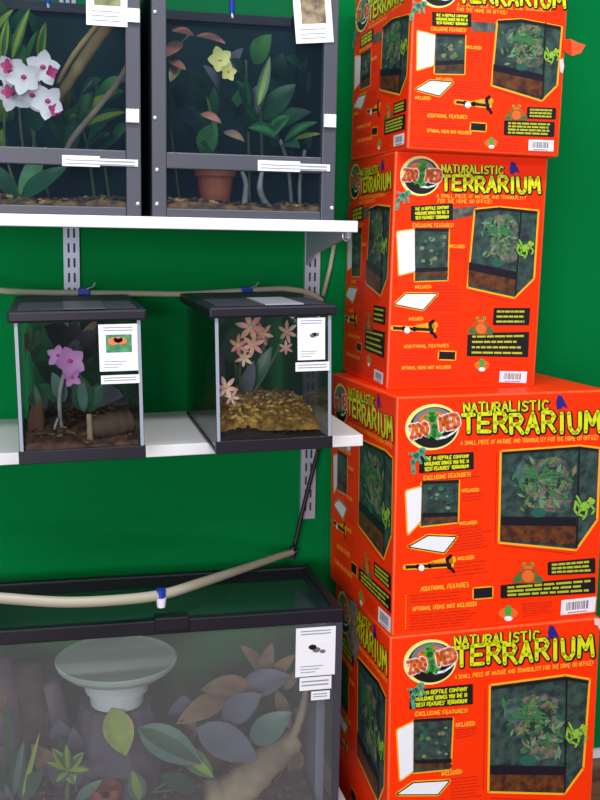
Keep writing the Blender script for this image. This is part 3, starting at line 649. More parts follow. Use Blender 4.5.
def plant(name, label, cat, base, leaves=(), stems=(), flowers=(), group=None):
    """leaves: (base, tip, width, normal, mat, mid, droop); stems: (pts, rad, mat)"""
    root = thing(name, label, cat, base, group)
    for pts, r, mt in stems:
        mb = MB(); mb.tube(smooth_path(pts, 5), r, mt, 8); mb.build('stem', root, smooth=True)
    for lf in leaves:
        p0, p1, wd, nr, mt, mid, dr = (list(lf) + [None, .05])[:7] if len(lf) < 7 else lf
        mb = MB(); mb.leaf(p0, p1, wd, nr, mt, mid, dr); mb.build('leaf', root, smooth=True)
    for i, fl in enumerate(flowers): flower(root, *fl, seed=i)
    return root
def branch(name, label, pts, rads, mt, cat='branch', seed=0):
    rnd = random.Random(seed); P = smooth_path(pts, 6)
    rr = []
    for i in range(len(P)):
        t = i / (len(P) - 1) * (len(rads) - 1); k = min(int(t), len(rads) - 2); rr.append((rads[k] + (rads[k + 1] - rads[k]) * (t - k)) * rnd.uniform(.9, 1.1))
    mb = MB(); mb.tube(P, rr, mt, 10); o = mb.build(name, org=P[0], smooth=True); return tag(o, label, cat)
def A(u, v, y): return at(u, v, y)
UPN = V((0, -.8, .6))

# ------------------------------------------------------------------ the two framed cages on the upper shelf
def cage(x0, label, screws, hinges, strip, card):
    W_, y0, y1, z0, z1 = .352, 2.0, 2.345, 1.328, 1.765
    x1 = x0 + W_; root = thing('screen_cage', label, 'cage', ((x0 + x1) / 2, y0, z0), 'framed cages on the upper shelf')
    t = .027; mb = MB()
    mb.box(x0, x0 + t, y0, y0 + .02, z0, z1 - .02, M_frame); mb.box(x1 - t, x1, y0, y0 + .02, z0, z1 - .02, M_frame)
    for za, zb in ((z0, z0 + .016), (1.417, 1.447)): mb.box(x0 + t, x1 - t, y0 + .002, y0 + .02, za, zb, M_frame)
    mb.build('front_frame', root, bevel=.002)
    mb = MB()
    for xa, xb, ya, yb in ((x0, x1, y0, y0 + .02), (x0, x1, y1 - .02, y1), (x0, x0 + .02, y0 + .02, y1 - .02), (x1 - .02, x1, y0 + .02, y1 - .02)): mb.box(xa, xb, ya, yb, z1 - .02, z1, M_black)
    mb.build('top_frame', root, bevel=.0015)
    mb = MB(); mb.add([(x0 + .02, y0 + .02, z1 - .01), (x1 - .02, y0 + .02, z1 - .01), (x1 - .02, y1 - .02, z1 - .01), (x0 + .02, y1 - .02, z1 - .01)], [(0, 1, 2, 3)], M_mesh2); mb.build('screen_top', root)
    mb = MB(); mb.box(x0, x1, y0 + .02, y1, z0, z0 + .012, M_black); mb.build('base_tray', root)
    mb = MB(); mb.box(x0, x1, y1 - .008, y1, z0 + .012, z1 - .02, M_dark); mb.build('back_panel', root)
    for xa in (x0, x1 - .006):
        mb = MB(); mb.box(xa, xa + .006, y0 + .02, y1 - .008, z0 + .012, z1 - .02, M_dark); mb.build('side_panel', root)
    for n, za, zb in (('lower_glass', z0 + .016, 1.417), ('door_glass', 1.447, z1 - .02)):
        mb = MB(); mb.box(x0 + t, x1 - t, y0 + .008, y0 + .012, za, zb, M_glassd); mb.build(n, root)
    for (u, v) in screws:
        p = A(u, v, y0 - .001); mb = MB()
        mb.lathe(V((0, 0, 0)), [(.0001, .003), (.003, .0026), (.0046, .0008), (.0046, 0)], M_screw, 12)
        mb.v = [V((q.x + p.x, y0 - q.z, q.y + p.z)) for q in mb.v]; mb.f = [f[::-1] for f in mb.f]; mb.build('screw', root, smooth=True)
    for (u, v, hw, hh) in hinges:
        p = A(u, v, y0); mb = MB()
        for k in range(3): mb.tube([(p.x - hw + hw * k * .9, y0 - .004, p.z - hh), (p.x - hw + hw * k * .9, y0 - .004, p.z + hh)], .0042, M_wprint, 8)
        mb.box(p.x - hw - .002, p.x + hw, y0 - .003, y0, p.z - hh, p.z + hh, M_greyp); mb.build('hinge', root)
    (ua, va), (ub, vb), (uc, vc) = strip
    p, q, r = A(ua, va, y0 - .002), A(ub, vb, y0 - .002), A(uc, vc, y0 - .002); mb = MB()
    mb.box(p.x, q.x, y0 - .003, y0 + .002, q.z, p.z, M_wprint); mb.box(q.x, r.x, y0 - .002, y0 + .002, q.z + .003, p.z - .004, M_wprint)
    for k in range(2): mb.box(p.x + .006, r.x - .006, y0 - .0034, y0 - .0031 + .001, p.z - .009 - k * .006, p.z - .0075 - k * .006, M_cardin)
    mb.build('price_strip', root)
    ang, quad, ph = card
    p = A(*quad, y0 - .002); wd, hg = .073, .1
    mb = MB(); mb.box(-wd / 2, wd / 2, -.001, 0, 0, hg, M_wprint)
    mb.box(-wd / 2 + .014, wd / 2 - .012, -.0015, -.001, .035, hg - .012, ph)
    for k in range(3): mb.box(-wd / 2 + .01, wd / 2 - .014, -.0013, -.001, .008 + k * .008, .0095 + k * .008, M_cardin)
    rm = Matrix.Rotation(ang, 3, 'Y'); mb.v = [rm @ q + V((p.x, y0 - .002, p.z)) for q in mb.v]; mb.build('info_card', root)
    return x0, x1
PH1 = mat('photo_of_lizard', S(150, 150, 110), .4, col2=S(80, 96, 60), scale=40); PH2 = mat('photo_of_frog', S(170, 150, 120), .4, col2=S(50, 50, 50), scale=50)
cage(-.187, 'framed cage with white orchids at the left end of the upper shelf', [(138, 12), (138, 204)], [(134, 16, .008, .012), (133, 116, .009, .012)],
     ((62, 155), (100, 167), (138, 164)), (0, (107, 26), PH1))
cage(.185, 'framed cage with dark planting and terracotta pot on the upper shelf, near the cartons', [(155, 12), (155, 118), (157, 170), (157, 204), (332, 208)], [(330, 121, .009, .012)],
     ((258, 160), (300, 172), (330, 170)), (-.1, (315, 43), PH2))
for u, v, lab in ((232, 14, 'blue and white misting nozzle hanging into the right cage'), (48, 4, 'blue and white misting nozzle hanging into the left cage')):
    p = A(u, v, 2.1); root = thing('misting_nozzle', lab, 'nozzle', p, 'nozzles hanging through the cage tops')
    mb = MB(); mb.tube([p + V((0, 0, .0)), p + V((0, 0, .05))], .006, M_bclip, 10); mb.build('nozzle_body', root)
    mb = MB(); mb.tube([p + V((.001, -.002, -.008)), p + V((0, 0, .004))], [.003, .005], M_screw, 10); mb.build('nozzle_tip', root)
MU = [M_mulch, mat('mulch_light', S(176, 136, 84), .8), mat('mulch_dark', S(70, 48, 40), .85)]
mound('bark_bedding', 'golden bark bedding on the floor of the left framed cage', 'bedding', -.179, .157, 2.024, 2.33, 1.3405, lambda u, v: .012 + .012 * v + .004 * sin(9 * u), M_mulch, 260, MU, .011, 1)
mound('bark_bedding', 'dark bark bedding around the pot in the right framed cage', 'bedding', .193, .529, 2.024, 2.33, 1.3405, lambda u, v: .012 + .012 * v + .004 * sin(7 * u), M_mulch, 260, MU, .011, 2)
# left cage planting
BND = (-.179, .157, 2.022, 2.334)
g = 1.36
bs = A(20, 195, 2.12); bs.z = g
orch = [(24, 78), (43, 68), (32, 96), (48, 102), (10, 72), (12, 94)]
plant('orchid_plant', 'white orchid with magenta throats in the left framed cage', 'plant', bs,
      [(bs, bs + V((.09, -.02, .06)), .04, UPN, DG), (bs, bs + V((-.08, -.02, .07)), .04, UPN, DG), (bs, bs + V((.05, .02, .1)), .035, UPN, MG)],
      [([bs, A(5, 150, 2.12), A(8, 90, 2.1), A(24, 70, 2.08), A(46, 84, 2.07)], .0022, M_stem)],
      [(A(u, v, 2.055 + .012 * (i % 3)), .034, (.25 * ((i % 3) - 1), -1, -.1), 5, M_wpet, M_magenta, .75) for i, (u, v) in enumerate(orch)] + [(A(u, v, 2.05), .014, (dx, -1, 0), 4, M_magenta, M_magenta, .8) for u, v, dx in ((8, 92, -.5), (51, 72, .6), (7, 66, -.5), (54, 110, .5))])
branch('tan_branch', 'thick tan branch leaning across the left framed cage', [A(52, 112, 2.2), A(64, 90, 2.17), A(86, 56, 2.13), A(114, 18, 2.08), A(124, 4, 2.06)], [.009, .0105, .0115, .012, .011], M_wood, seed=3)
branch('tan_branch', 'slimmer tan branch running beside the thick one in the left framed cage', [A(58, 84, 2.2), A(72, 58, 2.18), A(92, 32, 2.15), A(108, 14, 2.12)], [.005, .006, .006, .006], M_wood, seed=31)
branch('thin_branch', 'thin grey brown branch rising right in the left framed cage', [A(60, 165, 2.14), A(72, 140, 2.12), A(98, 108, 2.1), A(118, 82, 2.09), A(136, 50, 2.08)], [.006, .006, .0065, .006, .005], mat('brown_branch', S(130, 112, 96), .8, var=.3, scale=30), seed=4)
bs = A(30, 190, 2.26); bs.z = g
plant('leafy_plant', 'yellow green bladed plant at the upper left behind the orchids', 'plant', bs,
      [(A(12, 60, 2.2), A(30, 8, 2.16), .02, UPN, MG, YG, .05), (A(2, 62, 2.2), A(8, 18, 2.16), .018, UPN, YG, MG, .05), (A(40, 62, 2.2), A(46, 22, 2.14), .022, UPN, YG, MG, .05), (A(26, 66, 2.2), A(38, 30, 2.14), .018, UPN, MG, None, .05), (A(-4, 80, 2.2), A(-12, 30, 2.16), .02, UPN, MG, None, .05)],
      [([bs, A(20, 120, 2.22), A(20, 60, 2.2)], .003, M_stem), ([bs, A(36, 110, 2.22), A(40, 60, 2.2)], .0025, M_stem)])
bs = A(95, 185, 2.27); bs.z = g
plant('variegated_plant', 'broad pale variegated leaves behind the thin branch', 'plant', bs,
      [(A(70, 118, 2.24), A(118, 92, 2.2), .045, UPN, MG, YG, .06), (A(84, 126, 2.24), A(126, 112, 2.2), .04, UPN, DG, YG, .06), (A(62, 140, 2.24), A(46, 108, 2.2), .035, UPN, DG, None, .06), (A(80, 130, 2.24), A(92, 80, 2.2), .03, UPN, DG, MG, .06), (A(90, 146, 2.24), A(110, 134, 2.18), .032, UPN, MG, None, .05)],
      [([bs, A(88, 150, 2.26), A(80, 122, 2.24)], .003, M_stem)])
# right cage planting
BND = (.193, .529, 2.022, 2.334)
bs = A(180, 195, 2.25); bs.z = g
plant('pink_leaved_plant', 'pink leaved trailing plant in the upper left of the right framed cage', 'plant', bs,
      [(A(172, 30, 2.12), A(194, 36, 2.08), .022, UPN, PK, None, .08), (A(196, 36, 2.12), A(226, 44, 2.07), .02, UPN, PK, None, .1), (A(182, 42, 2.12), A(164, 58, 2.08), .026, UPN, PK, None, .08), (A(180, 60, 2.12), A(170, 82, 2.1), .022, UPN, YG, PK, .05), (A(168, 60, 2.12), A(186, 70, 2.08), .02, UPN, PK, None, .05)],
      [([bs, A(170, 120, 2.22), A(172, 60, 2.13), A(190, 34, 2.12)], .0025, M_stem)])
bs = A(222, 195, 2.24); bs.z = g
plant('yellow_flower', 'pale yellow bloom on a stem at the top of the right framed cage', 'plant', bs,
      [(A(214, 150, 2.22), A(206, 96, 2.12), .03, UPN, MG, YG, .05), (A(212, 120, 2.16), A(214, 86, 2.12), .024, UPN, DG, None, .05)],
      [([bs, A(216, 130, 2.22), A(220, 66, 2.1)], .0022, M_stem)],
      [(A(220, 60, 2.07), .026, (0, -1, 0), 5, M_ypet, M_ypet, .8), (A(228, 72, 2.065), .018, (.2, -1, 0), 5, M_ypet, mat('flower_heart_orange', S(206, 140, 70), .5), .8)])
bs = A(262, 190, 2.25); bs.z = g
plant('tall_leaved_plant', 'upright plant with one tall pale green leaf in the right framed cage', 'plant', bs,
      [(A(258, 106, 2.14), A(270, 56, 2.12), .022, UPN, MG, YG, .03), (A(262, 120, 2.2), A(296, 84, 2.18), .05, UPN, DG, None, .06), (A(262, 124, 2.2), A(236, 80, 2.18), .05, UPN, DG, None, .06), (A(264, 130, 2.2), A(312, 112, 2.14), .05, UPN, DG, None, .08), (A(250, 110, 2.18), A(244, 74, 2.14), .02, UPN, DG, MG, .05)],
      [([bs, A(262, 150, 2.22), A(260, 106, 2.15)], .0035, M_stem)])
bs = A(292, 190, 2.22); bs.z = g
plant('bushy_plant', 'low bushy green plant at the right of the right framed cage', 'plant', bs,
      [(A(280, 140, 2.14), A(248, 128, 2.09), .042, UPN, DG, MG, .12), (A(270, 136, 2.14), A(290, 116, 2.1), .036, UPN, MG, DG, .1), (A(284, 142, 2.14), A(318, 122, 2.09), .026, UPN, DG, MG, .12), (A(280, 146, 2.14), A(300, 148, 2.08), .034, UPN, DG, None, .1), (A(292, 140, 2.14), A(322, 134, 2.09), .016, UPN, YG, None, .05)],
      [([bs, A(288, 165, 2.18), A(280, 140, 2.14)], .004, M_gstem), ([A(300, 205, 2.2), A(300, 180, 2.18), A(305, 150, 2.16)], .004, M_gstem)])
BND = (-.179, .157, 2.022, 2.334)
bs = A(50, 195, 2.29); bs.z = g
rnd = random.Random(21); lv = []
for k in range(16):
    u, v = rnd.uniform(-10, 70), rnd.uniform(10, 150); y = rnd.uniform(2.2, 2.28); d = rnd.uniform(-22, 22)
    lv.append((A(u, v + 16, y), A(u + d, v - rnd.uniform(6, 22), y - .04), rnd.uniform(.03, .05), UPN, DG if k % 3 else MG, (YG if k % 5 == 0 else None), .08))
plant('leafy_fern', 'dark green leafy backdrop plant behind the orchids in the left framed cage', 'plant', bs, lv, [([bs, A(30, 120, 2.29), A(25, 30, 2.28)], .003, M_stem)])
bs = A(110, 195, 2.29); bs.z = g
lv = []
for k in range(8):
    u, v = rnd.uniform(74, 126), rnd.uniform(70, 150); y = rnd.uniform(2.22, 2.28); d = rnd.uniform(10, 26)
    lv.append((A(u - d, v + 10, y), A(u + d * .4, v - 4, y - .04), rnd.uniform(.025, .04), UPN, MG if k % 3 == 0 else DG, None, .08))
plant('leafy_fern', 'dark green leafy backdrop plant behind the thin branch in the left framed cage', 'plant', bs, lv, [([bs, A(100, 130, 2.29), A(96, 80, 2.28)], .003, M_stem)])
BND = (.193, .529, 2.022, 2.334)
bs = A(250, 195, 2.3); bs.z = g
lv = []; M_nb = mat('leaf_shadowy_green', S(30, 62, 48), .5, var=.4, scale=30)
for k in range(30):
    u, v = rnd.uniform(175, 318), rnd.uniform(45, 145); y = rnd.uniform(2.2, 2.29); d = rnd.uniform(-24, 24)
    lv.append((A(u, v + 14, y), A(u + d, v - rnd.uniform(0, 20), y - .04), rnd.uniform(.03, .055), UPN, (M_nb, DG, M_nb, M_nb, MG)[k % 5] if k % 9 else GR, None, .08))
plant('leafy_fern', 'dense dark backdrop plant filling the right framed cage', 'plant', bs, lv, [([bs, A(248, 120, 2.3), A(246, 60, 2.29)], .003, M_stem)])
p = A(215, 206, 2.2); p.z = 1.36; root = thing('terracotta_pot', 'small terracotta flower pot behind the lower glass of the right framed cage', 'pot', p)
mb = MB(); mb.lathe(p, [(.0001, 0), (.03, 0), (.038, .055), (.043, .055), (.043, .07), (.038, .07), (.035, .058), (.0001, .058)], M_terra, 28); mb.build('pot_body', root, smooth=False)
branch('bleached_root', 'pale forked root standing right of the terracotta pot', [V((A(244, 205, 2.12).x, 2.12, 1.352)), A(246, 185, 2.11), A(242, 172, 2.1)], [.006, .005, .004], M_gstem, 'root', 5)
branch('bleached_root', 'pale curved root below the middle of the tall leaf', [V((A(268, 205, 2.12).x, 2.12, 1.352)), A(260, 190, 2.1), A(262, 172, 2.1)], [.007, .006, .004], M_gstem, 'root', 6)
for i, (u, v, lab) in enumerate(((212, 118, 'dry pinkish leaf curl hanging above the middle rail'), (235, 136, 'dry brown leaf curl above the middle rail, right of the pink one'))):
    p = A(u, v, 2.09); mb = MB(); mb.leaf(A(u - 12, v - 4, 2.1), A(u + 10, v + 6, 2.08), .02, UPN, PK if i == 0 else BR, None, .15); tag(mb.build('dry_leaf', org=p, smooth=True, solid=.0006), lab, 'leaf', 'dry leaves in the right cage')

BND = None
# ------------------------------------------------------------------ the two small tanks
def small_tank(x0, label, group, cardfun, hx, hm):
    TW, TD, TH = .224, .44, .272; y0 = 1.885; z0 = zmid(x0 + .11); x1 = x0 + TW
    root = thing('glass_tank', label, 'terrarium', ((x0 + x1) / 2, y0 + .2, z0), group, roty=-TILT)
    y1 = y0 + TD; e = .004; zl = z0 + TH - .02
    mb = MB(); mb.box(x0, x1, y0, y0 + .008, z0, z0 + .024, M_black); mb.box(x0, x1, y1 - .008, y1, z0, z0 + .008, M_black)
    mb.box(x0, x0 + .008, y0 + .008, y1 - .008, z0, z0 + .008, M_black); mb.box(x1 - .008, x1, y0 + .008, y1 - .008, z0, z0 + .008, M_black); mb.box(x0 + .008, x1 - .008, y0 + .008, y1 - .008, z0 + .004, z0 + .008, M_black)
    mb.build('base_frame', root, bevel=.0015)
    for n, c in (('front_glass', (x0 + .002, x1 - .002, y0 + .002, y0 + .005)), ('back_glass', (x0 + .002, x1 - .002, y1 - .005, y1 - .002)), ('side_glass', (x0 + .002, x0 + .005, y0 + .006, y1 - .006)), ('side_glass', (x1 - .005, x1 - .002, y0 + .006, y1 - .006))):
        mb = MB(); mb.box(*c, z0 + (.024 if n == 'front_glass' else .008), zl, M_glass); mb.build(n, root)
    mb = MB()
    for xx in (x0 + .003, x1 - .009):
        mb = MB(); mb.box(xx, xx + .006, y0 + .0002, y0 + .0016, z0 + .024, zl, M_edge); mb.build('corner_seal', root)
    a, c = x0 - .008, x1 + .008
    mb = MB(); mb.hexa([(a, y0 - .006, zl), (c, y0 - .006, zl), (c, y1 + .004, zl), (a, y1 + .004, zl), (a, y0 - .006, zl + .02), (c, y0 - .006, zl + .02), (c, y1 + .004, zl + .02), (a, y1 + .004, zl + .02)], M_black)
    lid = mb.build('lid', root, bevel=.004)
    mb = MB(); mb.box(a + .016, c - .016, y0 + .02, y1 - .03, zl + .0202, zl + .0215, mat('grey_lid_screen', S(50, 54, 66), .6, var=.25, scale=90)); mb.build('lid_screen', lid)
    mb = MB(); xm = (x0 + x1) / 2 + .012; xm += hx; mb.box(xm - .036, xm + .036, y0 - .002, y0 + .19, zl + .0216, zl + .024, hm); mb.build('lid_hatch', lid)
    cardfun(root, y0, z0)
    return root
def card(root, TLp, BRp, y, pic, strip, fr=M_wprint):
    p, q = A(*TLp, y), A(*BRp, y); w_ = q.x - p.x; h_ = p.z - q.z
    mb = MB(); mb.box(p.x, q.x, y - .0015, y, q.z, p.z, fr)
    for k in range(2): mb.box(p.x + w_ * .12, q.x - w_ * .12, y - .0018, y - .0015, p.z - h_ * (.08 + .06 * k), p.z - h_ * (.06 + .06 * k) , M_cardin)
    for k in range(3): mb.box(p.x + w_ * .12, q.x - w_ * (.3 + .1 * k), y - .0018, y - .0015, q.z + h_ * (.2 - .06 * k), q.z + h_ * (.215 - .06 * k), M_cardin)
    co = mb.build('info_card', root)
    mb = MB(); a, b_, c, d = pic[:4]
    if pic[4]:
        mb.box(p.x + w_ * a, p.x + w_ * b_, y - .0019, y - .0015, p.z - h_ * d, p.z - h_ * c, pic[4])
        for k, (u, v, r, mt) in enumerate(pic[5]):
            cx, cz = p.x + w_ * u, p.z - h_ * v
            mb.add([(cx + r * w_ * cos(t) * 1.5, y - .0021, cz + r * w_ * sin(t)) for t in [2 * pi * j / 10 for j in range(10)]], [tuple(range(10))], mt)
        mb.build('photo', co)
    for s in strip:
        p, q = A(*s[0], y), A(*s[1], y); mb = MB(); mb.box(p.x, q.x, y - .002, y, q.z, p.z, M_wprint)
        for k in range(2): mb.box(p.x + .004, q.x - .006, y - .0024, y - .002, p.z - (p.z - q.z) * (.35 + .3 * k), p.z - (p.z - q.z) * (.25 + .3 * k), M_cardin)
        mb.build('price_strip', root)
M_ofr = mat('photo_orange_frog', S(226, 120, 60), .4); M_pgr = mat('photo_leaf_green', S(80, 160, 110), .4, col2=S(40, 110, 70), scale=80)
M_dkf = mat('photo_grey_animal', S(110, 110, 110), .4)
small_tank(-.0625, 'small glass tank with a purple orchid at the left end of the lower shelf', 'small lidded tanks on the lower shelf',
    lambda r, y, z: card(r, (101.5, 325), (140.5, 371.5), y, (.18, .85, .22, .6, M_pgr, [(.38, .36, .1, M_ofr), (.6, .36, .09, M_ofr), (.5, .33, .08, M_ofr)]), [((103, 376), (141.5, 384))]), 0, mat('dark_hatch', S(66, 66, 78), .4))
small_tank(.2895, 'small glass tank with peach star flowers and golden moss beside the cartons', 'small lidded tanks on the lower shelf',
    lambda r, y, z: card(r, (300.5, 318.5), (327, 360.5), y, (.3, .8, .3, .5, M_wprint, [(.55, .42, .08, M_dkf), (.68, .4, .07, M_dkf), (.6, .38, .05, M_dkf)]), [((297.5, 363), (331, 371.5))]), .008, mat('grey_hatch', S(150, 154, 166), .4))
# left small tank filling
BND = (-.051, .149, 1.894, 2.314)
z0 = zmid(.05) + .009
mound('peat_bedding', 'brown peat bedding in the purple orchid tank', 'bedding', -.052, .151, 1.896, 2.31, z0, lambda u, v: .022 + .03 * v + .004 * sin(8 * u), mat('brown_peat', S(112, 78, 62), .9, col2=S(60, 40, 38), scale=50, bump=.5), 200, [M_mulch, M_soil], .009, 3)
bs = A(62, 435, 2.0); bs.z = z0 + .03
plant('orchid_plant', 'purple orchid with grey roots in the left small tank', 'plant', bs,
      [(A(62, 402, 2.0), A(38, 384, 1.98), .03, UPN, DG, None, .06), (A(64, 402, 2.0), A(52, 372, 1.99), .028, UPN, BG, None, .06), (A(84, 412, 2.0), A(80, 374, 1.97), .042, UPN, DG, BG, .04), (A(88, 412, 2.0), A(104, 384, 1.98), .03, UPN, DG, None, .05), (A(40, 410, 2.0), A(34, 384, 1.98), .026, UPN, DG, BG, .05)],
      [([bs, A(60, 415, 1.99), A(60, 392, 1.98), A(66, 368, 1.97)], .004, M_gstem), ([A(58, 440, 1.98), A(54, 432, 1.98), A(58, 418, 1.98)], .0025, M_gstem)],
      [(A(70, 362, 1.955), .03, (.2, -1, .1), 5, M_purp, M_magenta, .85), (A(58, 356, 1.97), .022, (-.2, -1, .1), 5, M_purp, M_magenta, .7), (A(72, 378, 1.955), .02, (.1, -1, -.3), 4, M_purp, M_magenta, .7)])
bs = A(24, 420, 2.15); bs.z = z0 + .03
plant('red_tipped_plant', 'red and green plant in the top left corner of the left small tank', 'plant', bs,
      [(A(24, 352, 2.0), A(19, 326, 1.97), .02, UPN, RD, None, .05), (A(28, 350, 2.0), A(30, 324, 1.98), .014, UPN, MG, None, .05), (A(28, 352, 2.0), A(40, 330, 1.99), .02, UPN, DG, None, .05)],
      [([bs, A(22, 390, 2.1), A(25, 350, 2.0)], .0025, M_stem)])
bs = A(80, 420, 2.22); bs.z = z0 + .03
plant('dark_plant', 'dark leafy plant at the back of the left small tank', 'plant', bs,
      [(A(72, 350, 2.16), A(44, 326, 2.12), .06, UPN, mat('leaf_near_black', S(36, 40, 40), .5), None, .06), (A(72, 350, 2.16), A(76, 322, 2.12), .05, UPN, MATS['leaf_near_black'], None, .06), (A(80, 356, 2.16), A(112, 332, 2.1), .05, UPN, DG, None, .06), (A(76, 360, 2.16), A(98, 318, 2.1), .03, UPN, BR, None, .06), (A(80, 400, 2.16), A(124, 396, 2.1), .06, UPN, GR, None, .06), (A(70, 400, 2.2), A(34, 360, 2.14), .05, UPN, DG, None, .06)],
      [([bs, A(76, 390, 2.2), A(74, 350, 2.16)], .004, M_bark)])
rnd = random.Random(55); bs = A(110, 430, 2.28); bs.z = z0 + .04; lv = []
for k in range(14):
    u, v = rnd.uniform(26, 138), rnd.uniform(330, 405); y = rnd.uniform(2.1, 2.24); d = rnd.uniform(-20, 20)
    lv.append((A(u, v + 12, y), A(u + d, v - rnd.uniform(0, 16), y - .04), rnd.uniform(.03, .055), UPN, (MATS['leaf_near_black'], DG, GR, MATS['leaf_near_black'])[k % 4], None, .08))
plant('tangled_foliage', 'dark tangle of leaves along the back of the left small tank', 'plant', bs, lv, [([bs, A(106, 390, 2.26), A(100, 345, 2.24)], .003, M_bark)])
branch('brown_stump', 'thin upright brown stump in the middle of the left small tank', [A(90, 446, 1.94), A(90, 430, 1.94), A(89, 414, 1.94)], [.007, .006, .005], M_wood2, 'wood', 8)
branch('brown_log', 'brown log lying at the right of the left small tank', [V((.07, 1.95, z0 + .042)), V((.105, 1.95, z0 + .046)), V((.138, 1.96, z0 + .05))], [.02, .024, .022], M_bark, 'log', 9)
branch('brown_log', 'brown bark piece standing at the left of the left small tank', [V((-.034, 2.0, z0 + .015)), V((-.032, 2.0, z0 + .06)), V((-.026, 2.0, z0 + .1))], [.016, .014, .008], mat('red_brown_bark', S(120, 84, 66), .85, var=.4, scale=20, bump=.5), 'log', 10)
# right small tank filling
BND = (.300, .503, 1.894, 2.314)
z0 = zmid(.40) + .009
mound('soil_bedding', 'black soil along the bottom of the peach flower tank', 'bedding', .300, .502, 1.896, 2.31, z0, lambda u, v: .02 + .006 * sin(6 * u), M_soil, 60, [M_soil], .01, 4)
MO = [M_moss, mat('moss_pale', S(200, 160, 90), .9), mat('moss_brown', S(120, 84, 44), .9)]
mound('golden_moss', 'heap of golden brown moss in the peach flower tank', 'moss', .303, .498, 1.93, 2.28, z0 + .022, lambda u, v: .004 + .052 * max(0, sin(pi * min(1, v * 1.15)) ** .6) * (.55 + .45 * sin(pi * min(1, .1 + u * .9))) + .004 * sin(14 * u + 3 * v), M_moss, 700, MO, .008, 5)
def star(i, u, v, y, r, mt): return (A(u, v, y), r, ((i % 3 - 1) * .35, -1, .15), 6, mt, MATS['flower_yellow'], .34)
bs = A(245, 415, 2.05); bs.z = z0 + .06
plant('peach_star_flowers', 'spray of peach star flowers standing at the top of the right small tank', 'flowers', bs,
      [(A(242, 400, 2.06), A(254, 360, 2.02), .03, UPN, GR, None, .05), (A(250, 392, 2.06), A(272, 346, 2.04), .03, UPN, DG, None, .05), (A(246, 398, 2.06), A(234, 362, 2.04), .022, UPN, DG, None, .05)],
      [([bs, A(246, 380, 2.04), A(250, 332, 2.0)], .002, M_stem), ([bs, A(240, 380, 2.03), A(242, 346, 2.0)], .002, M_stem), ([bs, A(262, 380, 2.04), A(286, 334, 2.02)], .002, M_stem)],
      [star(0, 251, 327, 1.98, .032, M_peach), star(1, 262, 334, 1.985, .024, M_peach), star(2, 238, 346, 1.98, .024, M_peach), star(3, 253, 345, 1.975, .026, M_peach), star(4, 244, 358, 1.99, .02, M_rose), star(5, 287, 332, 2.0, .024, M_rose), star(6, 286, 348, 2.01, .016, M_rose)])
bs = A(220, 420, 1.95); bs.z = z0 + .035
plant('rose_star_flower', 'rose and white star flower low in the left corner of the right small tank', 'flowers', bs,
      [], [([bs, A(219, 405, 1.94), A(221, 392, 1.93)], .002, M_stem)],
      [star(1, 226, 388, 1.92, .024, M_rose), star(2, 231, 397, 1.922, .018, M_rose)])
branch('grey_rock', 'grey wedge of rock at the back left of the right small tank', [V((.325, 2.15, z0 + .03)), V((.328, 2.15, z0 + .1)), V((.33, 2.15, z0 + .15))], [.03, .024, .012], mat('grey_rock', S(96, 96, 108), .8, var=.3, scale=20, bump=.5), 'rock', 12)
branch('bleached_stick', 'thin pale stick standing behind the moss in the right small tank', [V((.415, 2.2, z0 + .03)), V((.43, 2.2, z0 + .12)), V((.455, 2.2, z0 + .19))], [.005, .004, .003], M_gstem, 'stick', 13)

BND = None
# ------------------------------------------------------------------ the big tank
BT = (-.19, .577, 2.005, 2.305, .05, .535)
x0, x1, y0, y1, z0, z1 = BT
root = thing('glass_tank', 'big glass tank with white tub and driftwood on the bottom shelf', 'terrarium', ((x0 + x1) / 2, y0, z0))
rf = .03
def ring(mb, x0, x1, y0, y1, t, za, zb, mt):
    mb.box(x0, x1, y0, y0 + t, za, zb, mt); mb.box(x0, x1, y1 - t, y1, za, zb, mt); mb.box(x0, x0 + t, y0 + t, y1 - t, za, zb, mt); mb.box(x1 - t, x1, y0 + t, y1 - t, za, zb, mt)
mb = MB(); ring(mb, x0, x1, y0, y1, .02, z1 - rf, z1, M_black); mb.build('top_rim', root, bevel=.003)
mb = MB(); ring(mb, x0, x1, y0, y1, .014, z0, z0 + .025, M_black); mb.box(x0 + .014, x1 - .014, y0 + .014, y1 - .014, z0 + .006, z0 + .012, M_black); mb.build('base_frame', root, bevel=.002)
M_seal = mat('black_silicone_corner', S(58, 58, 70), .5)
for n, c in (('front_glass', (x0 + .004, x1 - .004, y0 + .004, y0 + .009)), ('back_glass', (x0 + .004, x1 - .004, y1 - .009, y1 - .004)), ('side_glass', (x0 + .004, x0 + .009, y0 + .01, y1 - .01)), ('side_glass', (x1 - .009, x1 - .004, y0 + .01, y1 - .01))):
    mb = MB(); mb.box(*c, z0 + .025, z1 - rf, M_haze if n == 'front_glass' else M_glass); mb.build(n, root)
mb = MB()
mb.box(x1 - .016, x1 - .0015, y0 + .001, y0 + .0035, z0 + .025, z1 - rf, M_seal); mb.box(x1 - .003, x1 - .0005, y0 + .0005, y0 + .016, z0 + .025, z1 - rf, M_seal)
mb.build('corner_trim', root)
mb = MB(); mb.box(x1 - .04, x1 - .02, y0 + .05, y1 - .03, z0 + .025, z1 - .05, mat('grey_pipe_panel', S(120, 128, 146), .4, var=.15, scale=6)); mb.build('filter_panel', root, bevel=.004)
mb = MB(); mb.add([(x0 + .02, y0 + .02, z1 - .006), (x1 - .02, y0 + .02, z1 - .006), (x1 - .02, y1 - .02, z1 - .006), (x0 + .02, y1 - .02, z1 - .006)], [(0, 1, 2, 3)], M_meshb); mb.build('screen_top', root)
